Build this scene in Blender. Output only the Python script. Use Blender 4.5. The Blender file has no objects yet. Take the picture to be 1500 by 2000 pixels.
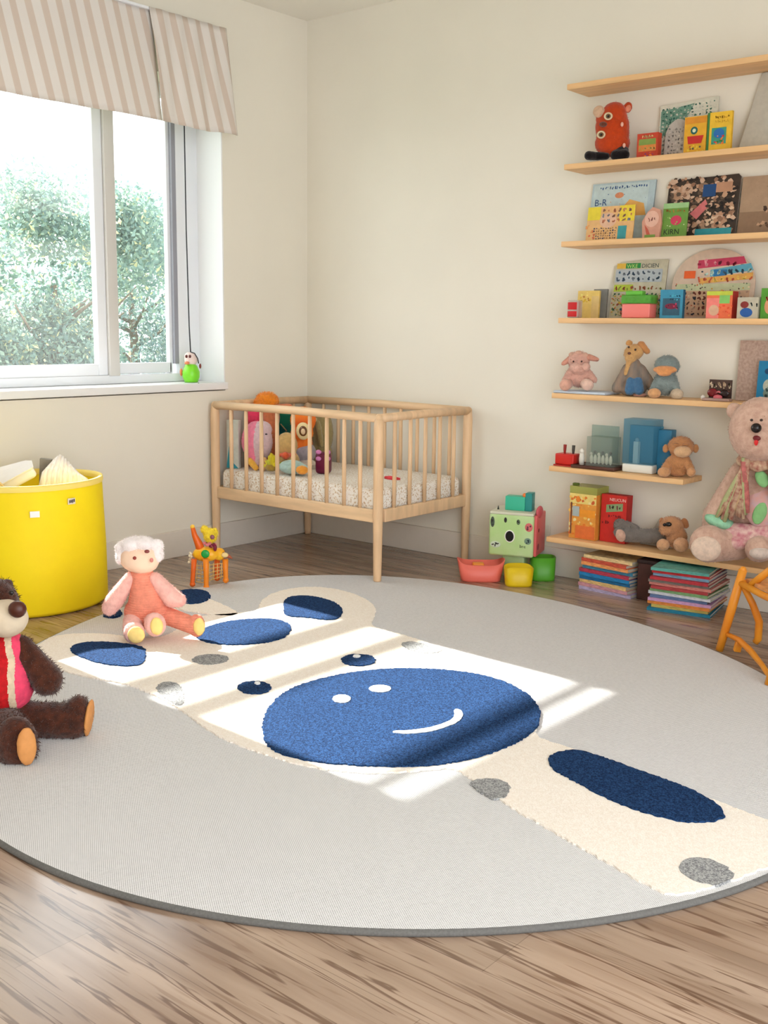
import bpy, bmesh, math, random
from mathutils import Vector, Matrix, Euler, noise
from mathutils.geometry import tessellate_polygon
R = random.Random(7)
SC = bpy.context.scene
COL = SC.collection
PI = math.pi
CAM = Vector((4.43122, -4.61796, 1.2))
FW = Vector((-0.63015898, 0.75842092, -0.16642525))
RT = Vector((0.76782636, 0.6405504, 0.0117419))
UP = Vector((-0.11550906, 0.12038643, 0.98598416))
FOC = 2125.2565

# ------------------------------------------------------------------ materials
def lin(c):
    o = []
    for v in c[:3]:
        v = v/255.0
        o.append(v/12.92 if v <= 0.04045 else ((v+0.055)/1.055)**2.4)
    return (o[0], o[1], o[2], 1.0)
MC = {}
def mat(name, col, rough=0.6, var=0.0, vscale=30.0, bump=0.0, bscale=200.0, spec=0.4, sheen=0.0, alpha=None, stretch=None, metal=0.0, col2=None):
    key = (name, tuple(col))
    if key in MC: return MC[key]
    m = bpy.data.materials.new(name); m.use_nodes = True
    nt = m.node_tree; n = nt.nodes; l = nt.links
    b = n['Principled BSDF']
    b.inputs['Base Color'].default_value = lin(col)
    b.inputs['Roughness'].default_value = rough
    b.inputs['Specular IOR Level'].default_value = spec
    b.inputs['Metallic'].default_value = metal
    if sheen: b.inputs['Sheen Weight'].default_value = sheen
    tc = n.new('ShaderNodeTexCoord'); mp = n.new('ShaderNodeMapping')
    l.new(tc.outputs['Object'], mp.inputs['Vector'])
    if stretch: mp.inputs['Scale'].default_value = stretch
    if var or col2:
        nz = n.new('ShaderNodeTexNoise'); nz.inputs['Scale'].default_value = vscale; nz.inputs['Detail'].default_value = 4
        l.new(mp.outputs[0], nz.inputs['Vector'])
        rp = n.new('ShaderNodeValToRGB')
        c = lin(col)
        if col2:
            rp.color_ramp.elements[0].color = lin(col2); rp.color_ramp.elements[1].color = c
        else:
            rp.color_ramp.elements[0].color = tuple(max(0, v*(1-var)) for v in c[:3])+(1,)
            rp.color_ramp.elements[1].color = tuple(min(1, v*(1+var)) for v in c[:3])+(1,)
        rp.color_ramp.elements[0].position = 0.35; rp.color_ramp.elements[1].position = 0.65
        l.new(nz.outputs['Fac'], rp.inputs[0]); l.new(rp.outputs[0], b.inputs['Base Color'])
    if bump:
        nb = n.new('ShaderNodeTexNoise'); nb.inputs['Scale'].default_value = bscale; nb.inputs['Detail'].default_value = 3
        l.new(mp.outputs[0], nb.inputs['Vector'])
        bp = n.new('ShaderNodeBump'); bp.inputs['Strength'].default_value = bump; bp.inputs['Distance'].default_value = 0.004
        l.new(nb.outputs['Fac'], bp.inputs['Height']); l.new(bp.outputs[0], b.inputs['Normal'])
    if alpha is not None:
        b.inputs['Alpha'].default_value = alpha
    MC[key] = m
    return m
def plush(col, name='plush_fabric', var=0.09): return mat(name, col, 0.95, var, 60, 0.7, 260, 0.1, 0.3)
def plain(col, name='painted', rough=0.5): return mat(name, col, rough)
def paper(col): return mat('printed_card', col, 0.6, 0.06, 40)
def clear(col, name='clear_plastic', fac=0.35):
    key = (name, tuple(col), fac)
    if key in MC: return MC[key]
    m = bpy.data.materials.new(name); m.use_nodes = True
    nt = m.node_tree; n = nt.nodes; l = nt.links
    b = n['Principled BSDF']; b.inputs['Base Color'].default_value = lin(col); b.inputs['Roughness'].default_value = 0.1
    t = n.new('ShaderNodeBsdfTransparent'); t.inputs[0].default_value = tuple(0.5+0.5*v for v in lin(col)[:3])+(1,)
    mx = n.new('ShaderNodeMixShader'); mx.inputs[0].default_value = fac
    l.new(t.outputs[0], mx.inputs[1]); l.new(b.outputs[0], mx.inputs[2]); l.new(mx.outputs[0], n['Material Output'].inputs[0])
    MC[key] = m
    return m

# ------------------------------------------------------------------ mesh builder
class MB:
    def __init__(s): s.v=[]; s.f=[]; s.m=[]; s.sm=[]; s.mats=[]
    def mi(s, m):
        if m not in s.mats: s.mats.append(m)
        return s.mats.index(m)
    def add(s, vs, fs, m, smooth=False, M=None):
        o = len(s.v); k = s.mi(m)
        for p in vs:
            p = Vector(p)
            s.v.append(M @ p if M is not None else p)
        for f in fs: s.f.append(tuple(o+i for i in f)); s.m.append(k); s.sm.append(smooth)
        return s
    def box(s, c, d, m, rot=None, M=None, bev=0.0):
        x, y, z = d[0]/2, d[1]/2, d[2]/2
        if bev > 0:
            bm = bmesh.new(); bmesh.ops.create_cube(bm, size=1)
            for v in bm.verts: v.co = Vector((v.co.x*d[0], v.co.y*d[1], v.co.z*d[2]))
            bmesh.ops.bevel(bm, geom=bm.edges[:], offset=bev, segments=3, affect='EDGES', profile=0.5)
            vs = [v.co.copy() for v in bm.verts]; bm.verts.index_update()
            fs = [[v.index for v in f.verts] for f in bm.faces]; bm.free(); smooth = True
        else:
            vs = [Vector(p) for p in ((-x,-y,-z),(x,-y,-z),(x,y,-z),(-x,y,-z),(-x,-y,z),(x,-y,z),(x,y,z),(-x,y,z))]
            fs = [(3,2,1,0),(4,5,6,7),(0,1,5,4),(1,2,6,5),(2,3,7,6),(3,0,4,7)]; smooth = False
        T = Matrix.Translation(c)
        if rot: T = T @ Euler(rot).to_matrix().to_4x4()
        if M is not None: T = M @ T
        return s.add(vs, fs, m, smooth, T)
    def ell(s, c, r, m, rot=None, seg=20, M=None):
        ring = max(6, seg//2); vs = [(0,0,-1)]; fs = []
        for i in range(1, ring):
            a = -PI/2+PI*i/ring
            for j in range(seg): b = 2*PI*j/seg; vs.append((math.cos(a)*math.cos(b), math.cos(a)*math.sin(b), math.sin(a)))
        vs.append((0,0,1)); L = len(vs)-1
        for j in range(seg): fs.append((0, 1+(j+1)%seg, 1+j)); fs.append((L, L-seg+j, L-seg+(j+1)%seg))
        for i in range(ring-2):
            for j in range(seg):
                a = 1+i*seg+j; b = 1+i*seg+(j+1)%seg; fs.append((a, b, b+seg, a+seg))
        T = Matrix.Translation(c)
        if rot: T = T @ Euler(rot).to_matrix().to_4x4()
        T = T @ Matrix.Diagonal((r[0], r[1], r[2], 1))
        if M is not None: T = M @ T
        return s.add(vs, fs, m, True, T)
    def tube(s, pts, rad, m, seg=12, M=None, closed=False):
        pts = [Vector(p) for p in pts]; n = len(pts)
        if not hasattr(rad, '__len__'): rad = [rad]*n
        vs = []; fs = []
        t0 = (pts[1]-pts[0]).normalized(); a = Vector((0,0,1)) if abs(t0.z) < 0.9 else Vector((1,0,0))
        nx = t0.cross(a).normalized()
        for i, p in enumerate(pts):
            if closed: t = (pts[(i+1)%n]-pts[i-1]).normalized()
            else: t = (pts[min(i+1,n-1)]-pts[max(i-1,0)]).normalized()
            nx = (nx-t*nx.dot(t)).normalized(); ny = t.cross(nx)
            for j in range(seg):
                b = 2*PI*j/seg; vs.append(p+(nx*math.cos(b)+ny*math.sin(b))*rad[i])
        for i in range(n-1 if not closed else n):
            for j in range(seg):
                k = (i+1)%n
                fs.append((i*seg+j, i*seg+(j+1)%seg, k*seg+(j+1)%seg, k*seg+j))
        if not closed:
            fs.append(tuple(range(seg-1,-1,-1))); fs.append(tuple((n-1)*seg+j for j in range(seg)))
        return s.add(vs, fs, m, True, M)
    def lathe(s, prof, m, seg=32, c=(0,0,0), sx=1, sy=1, M=None):
        vs = []; fs = []
        for r, z in prof:
            for j in range(seg): b = 2*PI*j/seg; vs.append((c[0]+r*sx*math.cos(b), c[1]+r*sy*math.sin(b), c[2]+z))
        for i in range(len(prof)-1):
            for j in range(seg): fs.append((i*seg+j, i*seg+(j+1)%seg, (i+1)*seg+(j+1)%seg, (i+1)*seg+j))
        return s.add(vs, fs, m, True, M)
    def prism(s, poly, z0, z1, m, M=None, m2=None, topm=None, smooth=False):
        n = len(poly); vs = [(p[0],p[1],z0) for p in poly]+[(p[0],p[1],z1) for p in poly]
        tri = tessellate_polygon([[Vector((p[0],p[1],0)) for p in poly]])
        area = sum(poly[i][0]*poly[(i+1)%n][1]-poly[(i+1)%n][0]*poly[i][1] for i in range(n))
        up = []; dn = []
        for t in tri:
            a, b, c = [Vector((poly[i][0], poly[i][1], 0)) for i in t]
            if (b-a).cross(c-a).z < 0: t = (t[0], t[2], t[1])
            up.append(tuple(i+n for i in t)); dn.append((t[0], t[2], t[1]))
        sd = []
        for i in range(n):
            j = (i+1)%n
            sd.append((i,j,j+n,i+n) if area > 0 else (j,i,i+n,j+n))
        s.add(vs, up, topm or m, False, M); s.add(vs, dn+sd, m, False, M)
        return s
    def build(s, name, parent=None, loc=None, rot=None):
        me = bpy.data.meshes.new(name); me.from_pydata([tuple(v) for v in s.v], [], s.f)
        for m in s.mats: me.materials.append(m)
        me.polygons.foreach_set('material_index', s.m); me.polygons.foreach_set('use_smooth', s.sm)
        me.update()
        o = bpy.data.objects.new(name, me); COL.objects.link(o)
        if parent: o.parent = parent
        if loc: o.location = loc
        if rot: o.rotation_euler = rot
        return o
def tag(o, label=None, cat=None, group=None, kind=None):
    if label: o['label'] = label
    if cat: o['category'] = cat
    if group: o['group'] = group
    if kind: o['kind'] = kind
    return o
def thing(name, label, cat, loc=(0,0,0), rz=0.0, group=None):
    o = bpy.data.objects.new(name, None); COL.objects.link(o); o.location = loc; o.rotation_euler = (0,0,rz); o.empty_display_size = 0.05
    return tag(o, label, cat, group)
def struct(mb, name): return tag(mb.build(name), kind='structure')

# soft bodies: overlapping ellipsoids / capsules fused into one continuous surface
def soft(prims, m, name, parent, vox=0.006, sm=6, fur=0, flen=0.01, fw=0.0012, mfun=None, mats=None, seed=1, droop=0.5, ground=False):
    mb = MB()
    for p in prims:
        if p[0] == 'e': mb.ell(p[1], p[2], m, p[3] if len(p) > 3 else None, 20)
        else:
            a, b, r0, r1 = Vector(p[1]), Vector(p[2]), p[3], p[4]
            mb.tube([a, b], [r0, r1], m, 16); mb.ell(a, (r0,)*3, m, None, 16); mb.ell(b, (r1,)*3, m, None, 16)
    t = mb.build('tmp')
    r = t.modifiers.new('r', 'REMESH'); r.mode = 'VOXEL'; r.voxel_size = vox
    q = t.modifiers.new('s', 'SMOOTH'); q.iterations = sm; q.factor = 0.5
    dg = bpy.context.evaluated_depsgraph_get(); dg.update()
    me = bpy.data.meshes.new_from_object(t.evaluated_get(dg))
    bpy.data.objects.remove(t)
    vs = [v.co.copy() for v in me.vertices]; ns = [v.normal.copy() for v in me.vertices]
    fs = [tuple(p.vertices) for p in me.polygons]; pc = [p.center.copy() for p in me.polygons]; pn = [p.normal.copy() for p in me.polygons]
    bpy.data.meshes.remove(me)
    out = MB()
    for v, n_ in zip(vs, ns):
        k = noise.noise(v*90)*0.0012
        q_ = v+n_*k
        if ground and q_.z < 0.0004: q_.z = 0.0004
        out.v.append(q_)
    mats = mats or [m]
    for mm in mats: out.mi(mm)
    for f, c in zip(fs, pc):
        out.f.append(f); out.sm.append(True); out.m.append(mfun(c) if mfun else 0)
    if fur:
        rr = random.Random(seed)
        for i in range(fur):
            k = rr.randrange(len(fs)); c = pc[k]+Vector((rr.uniform(-1,1), rr.uniform(-1,1), rr.uniform(-1,1)))*vox*0.5; n_ = pn[k]
            d = (n_+Vector((rr.uniform(-1,1)*0.7, rr.uniform(-1,1)*0.7, rr.uniform(-1,1)*0.7-droop))).normalized()
            if d.dot(n_) < 0.1: d = (d+n_).normalized()
            L = flen*rr.uniform(0.5, 1.2); w = d.cross(Vector((rr.uniform(-1,1), rr.uniform(-1,1), rr.uniform(-1,1)))).normalized()*fw
            o = len(out.v); out.v += [c-w-n_*0.001, c+w-n_*0.001, c+d*L]
            out.f.append((o,o+1,o+2)); out.sm.append(False); out.m.append(mfun(pc[k]) if mfun else 0)
    return out.build(name, parent)

class Fig:
    """a toy built upright in its own frame: X to its left-right, Y depth, Z up; sizes measured against its ground point"""
    def __init__(s, name, label, cat, px, py, world, rz=0.693, group=None):
        s.root = thing(name, label, cat, world, rz, group)
        s.o = (px, py); s.k = (Vector(world)-CAM).dot(FW)/FOC
        w_ = Vector(world); s.te = (CAM.z-w_.z)/math.hypot(w_.x-CAM.x, w_.y-CAM.y)
        s.ax = RT.x*math.cos(rz)+RT.y*math.sin(rz); s.ay = RT.x*math.sin(rz)-RT.y*math.cos(rz)
        Ri = Matrix.Rotation(-rz, 3, 'Z'); s.Ri = Ri; s.lo = Ri @ (CAM-w_)
    def p(s, x, y, d=0.0):
        v = s.Ri @ (FW*FOC+RT*(x-750)-UP*(y-1000)); t = (d-s.lo.y)/v.y; q = s.lo+v*t
        return (q.x, q.y, q.z)
    def r(s, a): return a*s.k
    def E(s, x, y, rx, rz, ry=None, d=0.0, rot=None):
        ry = rx if ry is None else ry
        return ('e', s.p(x,y,d), (s.r(rx), s.r(ry), s.r(rz)), rot)
    def C(s, x0, y0, x1, y1, r0, r1, d0=0.0, d1=0.0): return ('c', s.p(x0,y0,d0), s.p(x1,y1,d1), s.r(r0), s.r(r1))
    def soft(s, name, prims, col, vox=0.006, **k):
        m = col if not isinstance(col, (tuple, list)) else plush(col)
        return soft(prims, m, name, s.root, vox=vox, ground=True, **k)
    def ball(s, name, x, y, rx, rz, ry, d, col, rot=None, parent=None):
        m = col if not isinstance(col, (tuple, list)) else plain(col, 'glossy_bead', 0.25)
        mb = MB(); mb.ell(s.p(x,y,d), (s.r(rx), s.r(ry), s.r(rz)), m, rot, 16)
        return mb.build(name, parent or s.root)
# ------------------------------------------------------------------ room shell
WALLC = (234, 228, 214)
wallm = mat('wall_plaster', WALLC, 0.85, 0.015, 2.0, 0.05, 120, 0.2)
ceilm = mat('ceiling_plaster', (240, 236, 226), 0.9, 0.01, 2.0)
whitem = mat('white_window_frame', (236, 238, 242), 0.4, 0, spec=0.4)
sillm = mat('white_sill_board', (240, 240, 240), 0.45)
basem = mat('baseboard_paint', (228, 220, 208), 0.6, 0.01)
H = 2.869
XR, YF = 5.3, -6.2
# window opening in the left wall
WY0, WY1, WZ0, WZ1 = -2.53, -0.636, 0.90, 2.42
b = MB()
b.box((-0.16, (YF+WY0)/2, H/2), (0.32, WY0-YF, H), wallm)
b.box((-0.16, (WY1+0.32)/2, H/2), (0.32, 0.32-WY1, H), wallm)
b.box((-0.16, (WY0+WY1)/2, WZ0/2-0.02), (0.32, WY1-WY0, WZ0-0.04), wallm)
b.box((-0.16, (WY0+WY1)/2, (WZ1+H)/2), (0.32, WY1-WY0, H-WZ1), wallm)
struct(b, 'wall_left')
b = MB(); b.box((XR/2, 0.1, H/2), (XR, 0.2, H), wallm); struct(b, 'wall_back')
b = MB(); b.box((XR+0.1, -0.9, H/2), (0.2, 2.2, H), wallm); struct(b, 'wall_right')
b = MB(); b.box((XR/2, YF-0.1, H/2), (XR+0.4, 0.2, H), wallm); struct(b, 'wall_front')
b = MB(); b.box((XR/2-0.05, YF/2+0.05, H+0.1), (XR+0.5, -YF+0.3, 0.2), ceilm); struct(b, 'ceiling')
b = MB(); b.box((0.008, YF/2, 0.07), (0.016, -YF, 0.14), basem, bev=0.003); struct(b, 'baseboard_left')
b = MB(); b.box((XR/2, -0.008, 0.07), (XR, 0.016, 0.14), basem, bev=0.003); struct(b, 'baseboard_back')

# floor: dark-streaked pale boards
def floor_mat():
    m = bpy.data.materials.new('streaked_wood_floor'); m.use_nodes = True
    nt = m.node_tree; n = nt.nodes; l = nt.links; B = n['Principled BSDF']
    tc = n.new('ShaderNodeTexCoord')
    def mapping(sc, loc=(0,0,0)):
        mp = n.new('ShaderNodeMapping'); mp.inputs['Scale'].default_value = sc; mp.inputs['Location'].default_value = loc
        l.new(tc.outputs['Object'], mp.inputs['Vector']); return mp
    def noi(mp, scale, det=3, dist=0.0, rough=0.5):
        t = n.new('ShaderNodeTexNoise'); t.inputs['Scale'].default_value = scale; t.inputs['Detail'].default_value = det
        t.inputs['Distortion'].default_value = dist; t.inputs['Roughness'].default_value = rough
        l.new(mp.outputs[0], t.inputs['Vector']); return t
    def ramp(src, stops):
        r = n.new('ShaderNodeValToRGB'); e = r.color_ramp.elements
        e[0].position, e[0].color = stops[0][0], stops[0][1]; e[1].position, e[1].color = stops[-1][0], stops[-1][1]
        for p, c in stops[1:-1]:
            x = e.new(p); x.color = c
        l.new(src, r.inputs[0]); return r
    br = n.new('ShaderNodeTexBrick'); mpb = mapping((1,1,1))
    l.new(mpb.outputs[0], br.inputs['Vector'])
    br.inputs['Scale'].default_value = 1.0; br.inputs['Brick Width'].default_value = 1.35; br.inputs['Row Height'].default_value = 0.19
    br.inputs['Mortar Size'].default_value = 0.0012; br.inputs['Mortar Smooth'].default_value = 0.3
    br.inputs['Color1'].default_value = (0.92,0.92,0.92,1); br.inputs['Color2'].default_value = (1.06,1.05,1.04,1); br.inputs['Mortar'].default_value = (0.72,0.69,0.66,1)
    base = ramp(noi(mapping((0.8,9,1)), 1.6, 4, 0.4).outputs['Fac'], [(0.3, lin((140,115,96))), (0.7, lin((178,154,134)))])
    # long dark streaks
    w = (1,1,1,1); k = (0,0,0,1)
    s1 = ramp(noi(mapping((1.2,19,1), (3,1,0)), 2.2, 2.0, 0.5).outputs['Fac'], [(0.56, k), (0.60, w), (0.63, w), (0.66, k)])
    s2 = ramp(noi(mapping((1.6,30,1), (7,2,0)), 2.6, 2.0, 0.5).outputs['Fac'], [(0.58, k), (0.66, w)])
    def mixc(fac, a, bc, mode='MIX'):
        x = n.new('ShaderNodeMix'); x.data_type = 'RGBA'; x.blend_type = mode
        if isinstance(fac, float): x.inputs[0].default_value = fac
        else: l.new(fac, x.inputs[0])
        l.new(a, x.inputs[6])
        if isinstance(bc, tuple): x.inputs[7].default_value = bc
        else: l.new(bc, x.inputs[7])
        return x.outputs[2]
    def mul(a, f):
        x = n.new('ShaderNodeMath'); x.operation = 'MULTIPLY'; l.new(a, x.inputs[0]); x.inputs[1].default_value = f; return x.outputs[0]
    c = mixc(mul(s2.outputs[0], 0.45), base.outputs[0], lin((118,88,66)))
    c = mixc(mul(s1.outputs[0], 0.8), c, lin((96,68,50)))
    c = mixc(1.0, c, br.outputs['Color'], 'MULTIPLY')
    l.new(c, B.inputs['Base Color'])
    B.inputs['Roughness'].default_value = 0.2; B.inputs['Specular IOR Level'].default_value = 0.8
    return m
b = MB(); b.box((XR/2, YF/2, -0.05), (XR, -YF, 0.1), floor_mat()); struct(b, 'floor')
outm = mat('garden_ground', (70, 92, 62), 0.95, 0.2, 3)
b = MB(); b.box((-9.5, 0, -0.45), (18.4, 30, 0.3), outm); tag(b.build('ground'), kind='structure')

# ------------------------------------------------------------------ window
FX = -0.225
b = MB()
b.box((-0.145, (WY0+WY1)/2, 0.89), (0.31, WY1-WY0+0.0, 0.028), sillm)
b.box((0.008, (WY0+WY1)/2, 0.885), (0.014, WY1-WY0+0.02, 0.038), sillm, bev=0.004)
struct(b, 'trim_1')
b = MB()   # white lining of the window recess
b.box((-0.108, WY1-0.004, (WZ0+WZ1)/2), (0.214, 0.008, WZ1-WZ0), sillm)
b.box((-0.108, WY0+0.004, (WZ0+WZ1)/2), (0.214, 0.008, WZ1-WZ0), sillm)
struct(b, 'trim_2')
def glass_mat():
    m = bpy.data.materials.new('hazed_window_glass'); m.use_nodes = True
    nt = m.node_tree; n = nt.nodes; l = nt.links; n.remove(n['Principled BSDF'])
    t = n.new('ShaderNodeBsdfTransparent'); t.inputs[0].default_value = (0.97,0.985,0.98,1)
    tr = n.new('ShaderNodeBsdfTranslucent'); tr.inputs[0].default_value = (0.95,0.97,1.0,1)  # white veil mixed into the glass to stand for bright outdoor haze
    mx = n.new('ShaderNodeMixShader')
    nz = n.new('ShaderNodeTexNoise'); nz.inputs['Scale'].default_value = 60; tc = n.new('ShaderNodeTexCoord'); l.new(tc.outputs['Object'], nz.inputs['Vector'])
    mr = n.new('ShaderNodeMapRange'); mr.inputs['To Min'].default_value = GLASS0; mr.inputs['To Max'].default_value = GLASS1; l.new(nz.outputs['Fac'], mr.inputs[0])
    l.new(mr.outputs[0], mx.inputs[0])
    l.new(t.outputs[0], mx.inputs[1]); l.new(tr.outputs[0], mx.inputs[2])
    g = n.new('ShaderNodeBsdfGlossy'); g.inputs['Roughness'].default_value = 0.02
    m2 = n.new('ShaderNodeMixShader'); m2.inputs[0].default_value = 0.03
    l.new(mx.outputs[0], m2.inputs[1]); l.new(g.outputs[0], m2.inputs[2]); l.new(m2.outputs[0], n['Material Output'].inputs[0])
    return m
GLASS0, GLASS1 = 0.010, 0.022
gm = glass_mat()
greym = mat('grey_window_track', (150,150,158), 0.5)
beigem = mat('mullion_paint', (212,208,202), 0.5)
win = bpy.data.objects.new('window_1', None); COL.objects.link(win); win['kind'] = 'structure'; win.location = (FX, 0, 0)
wz0, wz1 = 0.905, WZ1
f = MB()
f.box((0, -0.713, (wz0+wz1)/2), (0.06, 0.146, wz1-wz0), whitem, bev=0.004)
f.box((0, WY0+0.04, (wz0+wz1)/2), (0.06, 0.08, wz1-wz0), whitem, bev=0.004)
f.box((0, (WY0-0.636)/2, wz0+0.022), (0.07, WY1-WY0-0.01, 0.044), whitem, bev=0.004)
f.box((0, (WY0-0.636)/2, wz1-0.03), (0.06, WY1-WY0-0.01, 0.06), whitem, bev=0.004)
f.build('window_frame', win)
f = MB(); f.box((0.012, -0.800, (1.0+wz1)/2), (0.03, 0.026, wz1-1.0), greym); f.build('frame_track', win)
f = MB()   # right sash
f.box((-0.008, -0.822, (0.95+wz1)/2), (0.03, 0.022, wz1-0.95), whitem, bev=0.003)
f.box((-0.008, -1.0, 0.98), (0.03, 0.36, 0.055), whitem, bev=0.003)
f.build('sash', win)
f = MB(); f.box((0.02, -1.215, (0.945+wz1)/2), (0.05, 0.062, wz1-0.945), beigem, bev=0.004); f.build('mullion', win)
f = MB()   # left sash
f.box((0.01, -1.275, (0.95+wz1)/2), (0.04, 0.055, wz1-0.95), whitem, bev=0.004)
f.box((0.01, WY0+0.095, (0.95+wz1)/2), (0.04, 0.04, wz1-0.95), whitem, bev=0.004)
f.box((0.009, (WY0+0.115-1.303)/2, 0.978), (0.036, abs(WY0+0.115+1.303), 0.056), whitem)
f.build('sash', win)
f = MB(); f.box((-0.008, -1.01, (1.0+wz1)/2), (0.005, 0.36, wz1-1.0), gm); f.build('window_pane', win)
f = MB(); f.box((0.01, (WY0+0.08-1.25)/2, (1.0+wz1)/2), (0.005, abs(WY0+0.08+1.25), wz1-1.0), gm); f.build('window_pane', win)

# ------------------------------------------------------------------ striped valance
def stripe_mat():
    m = bpy.data.materials.new('striped_curtain_fabric'); m.use_nodes = True
    nt = m.node_tree; n = nt.nodes; l = nt.links; B = n['Principled BSDF']
    at = n.new('ShaderNodeAttribute'); at.attribute_name = 'stripe'
    mth = n.new('ShaderNodeMath'); mth.operation = 'FRACT'; l.new(at.outputs['Fac'], mth.inputs[0])
    rp = n.new('ShaderNodeValToRGB'); e = rp.color_ramp.elements
    e[0].position = 0.0; e[0].color = lin((224,208,194)); e[1].position = 0.44; e[1].color = lin((240,233,226)); 
    e2 = e.new(0.40); e2.color = lin((224,208,194)); e3 = e.new(0.97); e3.color = lin((240,233,226)); e4 = e.new(1.0); e4.color = lin((224,208,194))
    l.new(mth.outputs[0], rp.inputs[0])
    l.new(rp.outputs[0], B.inputs['Base Color']); B.inputs['Roughness'].default_value = 0.9; B.inputs['Specular IOR Level'].default_value = 0.1
    tr = n.new('ShaderNodeBsdfTranslucent'); l.new(rp.outputs[0], tr.inputs[0])
    mx = n.new('ShaderNodeMixShader'); mx.inputs[0].default_value = 0.15
    nb = n.new('ShaderNodeTexNoise'); nb.inputs['Scale'].default_value = 500
    bp = n.new('ShaderNodeBump'); bp.inputs['Strength'].default_value = 0.15; bp.inputs['Distance'].default_value = 0.002
    l.new(nb.outputs['Fac'], bp.inputs['Height']); l.new(bp.outputs[0], B.inputs['Normal'])
    l.new(B.outputs[0], mx.inputs[1]); l.new(tr.outputs[0], mx.inputs[2]); l.new(mx.outputs[0], n['Material Output'].inputs[0])
    return m
stm = stripe_mat()
val = thing('valance', 'beige and cream striped fabric valance across the top of the window', 'curtain', (0, -1.5, 2.69))
def panel_cloth(name, y0, y1, ztop, zbot, xo, phase):
    ny, nz = 70, 16; vs = []; fs = []; st = []
    for i in range(nz+1):
        t = i/nz
        for j in range(ny+1):
            s = j/ny; y = y0+(y1-y0)*s
            z = ztop+(zbot-ztop)*t+0.004*math.sin(s*9)*t
            x = xo+0.02+0.055*t+0.006*math.sin(s*14+phase)*t+0.004*math.sin(s*31+phase*2)
            edge = min(s, 1-s)*(y1-y0)
            if name == 'right': x += 0.02*t*math.exp(-(s/0.08)**2)
            yy = y+0.02*t*(s if name == 'right' else 0.3)+0.012*math.sin(t*PI)*math.exp(-(s/0.1)**2)*(1 if name == 'right' else 0)
            vs.append((x, yy+1.5, z-2.69)); st.append((y-0.085*t)/0.0795+ (0.9*math.exp(-(s/0.12)**2)*t*0.5 if name == 'right' else 0))
    for i in range(nz):
        for j in range(ny):
            a = i*(ny+1)+j; fs.append((a, a+1, a+ny+2, a+ny+1))
    mb = MB(); mb.add(vs, fs, stm, True); o = mb.build('fabric_panel', val)
    at = o.data.attributes.new('stripe', 'FLOAT', 'POINT'); at.data.foreach_set('value', st)
    sm_ = o.modifiers.new('t', 'SOLIDIFY'); sm_.thickness = 0.004; sm_.offset = 0
    return o
panel_cloth('left', -2.62, -1.125, 2.683, 2.168, 0.03, 0.4)
panel_cloth('right', -1.15, -0.67, 2.683, 2.160, 0.055, 1.7)
f = MB(); f.box((0.035, -0.15, -0.012), (0.07, 1.9, 0.012), whitem); f.build('curtain_rail', val)

# ------------------------------------------------------------------ outside: trees, and an unseen slatted blocker added to shape the sun
def leafmat(name, c):
    m = mat(name, c, 0.6); nt = m.node_tree; n = nt.nodes; l = nt.links
    if 'Translucent BSDF' not in n:
        t = n.new('ShaderNodeBsdfTranslucent'); t.inputs[0].default_value = lin(c); mx = n.new('ShaderNodeMixShader'); mx.inputs[0].default_value = 0.5
        l.new(n['Principled BSDF'].outputs[0], mx.inputs[1]); l.new(t.outputs[0], mx.inputs[2]); l.new(mx.outputs[0], n['Material Output'].inputs[0])
    return m
def tree(label, c, rad, n, seed, cols, trunk=0.09, zs=1.0):
    rr = random.Random(seed)
    t = thing('tree', label, 'tree', (c[0], c[1], -0.3), 0, 'trees behind the window')
    bark = mat('bark', (120,105,90), 0.9, 0.2, 20)
    f = MB(); hgt = c[2]+0.3
    f.tube([(0,0,0),(0.05,0.03,hgt*0.5),(0,0,hgt)], [trunk, trunk*0.8, trunk*0.4], bark, 10)
    for k in range(7):
        a = rr.uniform(0, 2*PI); z = hgt*rr.uniform(0.35, 0.8); L = rad*0.7
        f.tube([(0,0,z),(math.cos(a)*L*0.5, math.sin(a)*L*0.5, z+0.25),(math.cos(a)*L, math.sin(a)*L, z+0.35+rr.uniform(0,0.4))], [0.035,0.02,0.008], bark, 6)
    f.build('trunk', t)
    ms = [leafmat('leaf_'+'abcdef'[i], cc) for i, cc in enumerate(cols)]
    f = MB()
    lumps = []
    for _ in range(64):
        zz = rr.uniform(0.1, hgt+0.75*rad); sp = 0.75 if zz < hgt else 0.75*math.sqrt(max(0.05, 1-((zz-hgt)/(0.95*rad))**2))
        lumps.append((Vector((rr.uniform(-1,1)*sp*rad*0.6, rr.uniform(-1,1)*sp*rad*1.25, zz)), rad*rr.uniform(0.2,0.42)))
    for i in range(n):
        L, r_ = rr.choice(lumps); d = Vector((rr.gauss(0,1), rr.gauss(0,1), rr.gauss(0,1))).normalized()*r_*rr.random()**0.4
        p = L+d
        if p.z < 0.1: p.z = rr.uniform(0.1, 0.8)
        u = Vector((rr.gauss(0,1), rr.gauss(0,1), rr.gauss(0,1))).normalized(); v = u.cross(Vector((rr.gauss(0,1), rr.gauss(0,1), rr.gauss(0,1)))).normalized()
        s = rr.uniform(0.022, 0.045); q = rr.random()
        m = ms[0] if q < 0.4 else ms[1] if q < 0.75 else ms[2] if q < 0.93 else ms[3]
        f.add([p-u*s, p-v*s*0.5, p+u*s, p+v*s*0.5], [(0,1,2,3)], m)
    f.build('foliage', t)
    return t
LC = [(126,152,142), (146,168,150), (108,136,132), (226,218,168)]  # both leaf palettes paled, outdoor haze is put into the colour
LC2 = [(130,152,148), (146,166,156), (116,140,140), (196,202,176)]
tree('leafy tree seen through the left window pane, dotted with pale yellow blossom', (-6.0, 2.3, 1.62), 1.25, 42000, 3, LC)
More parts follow.
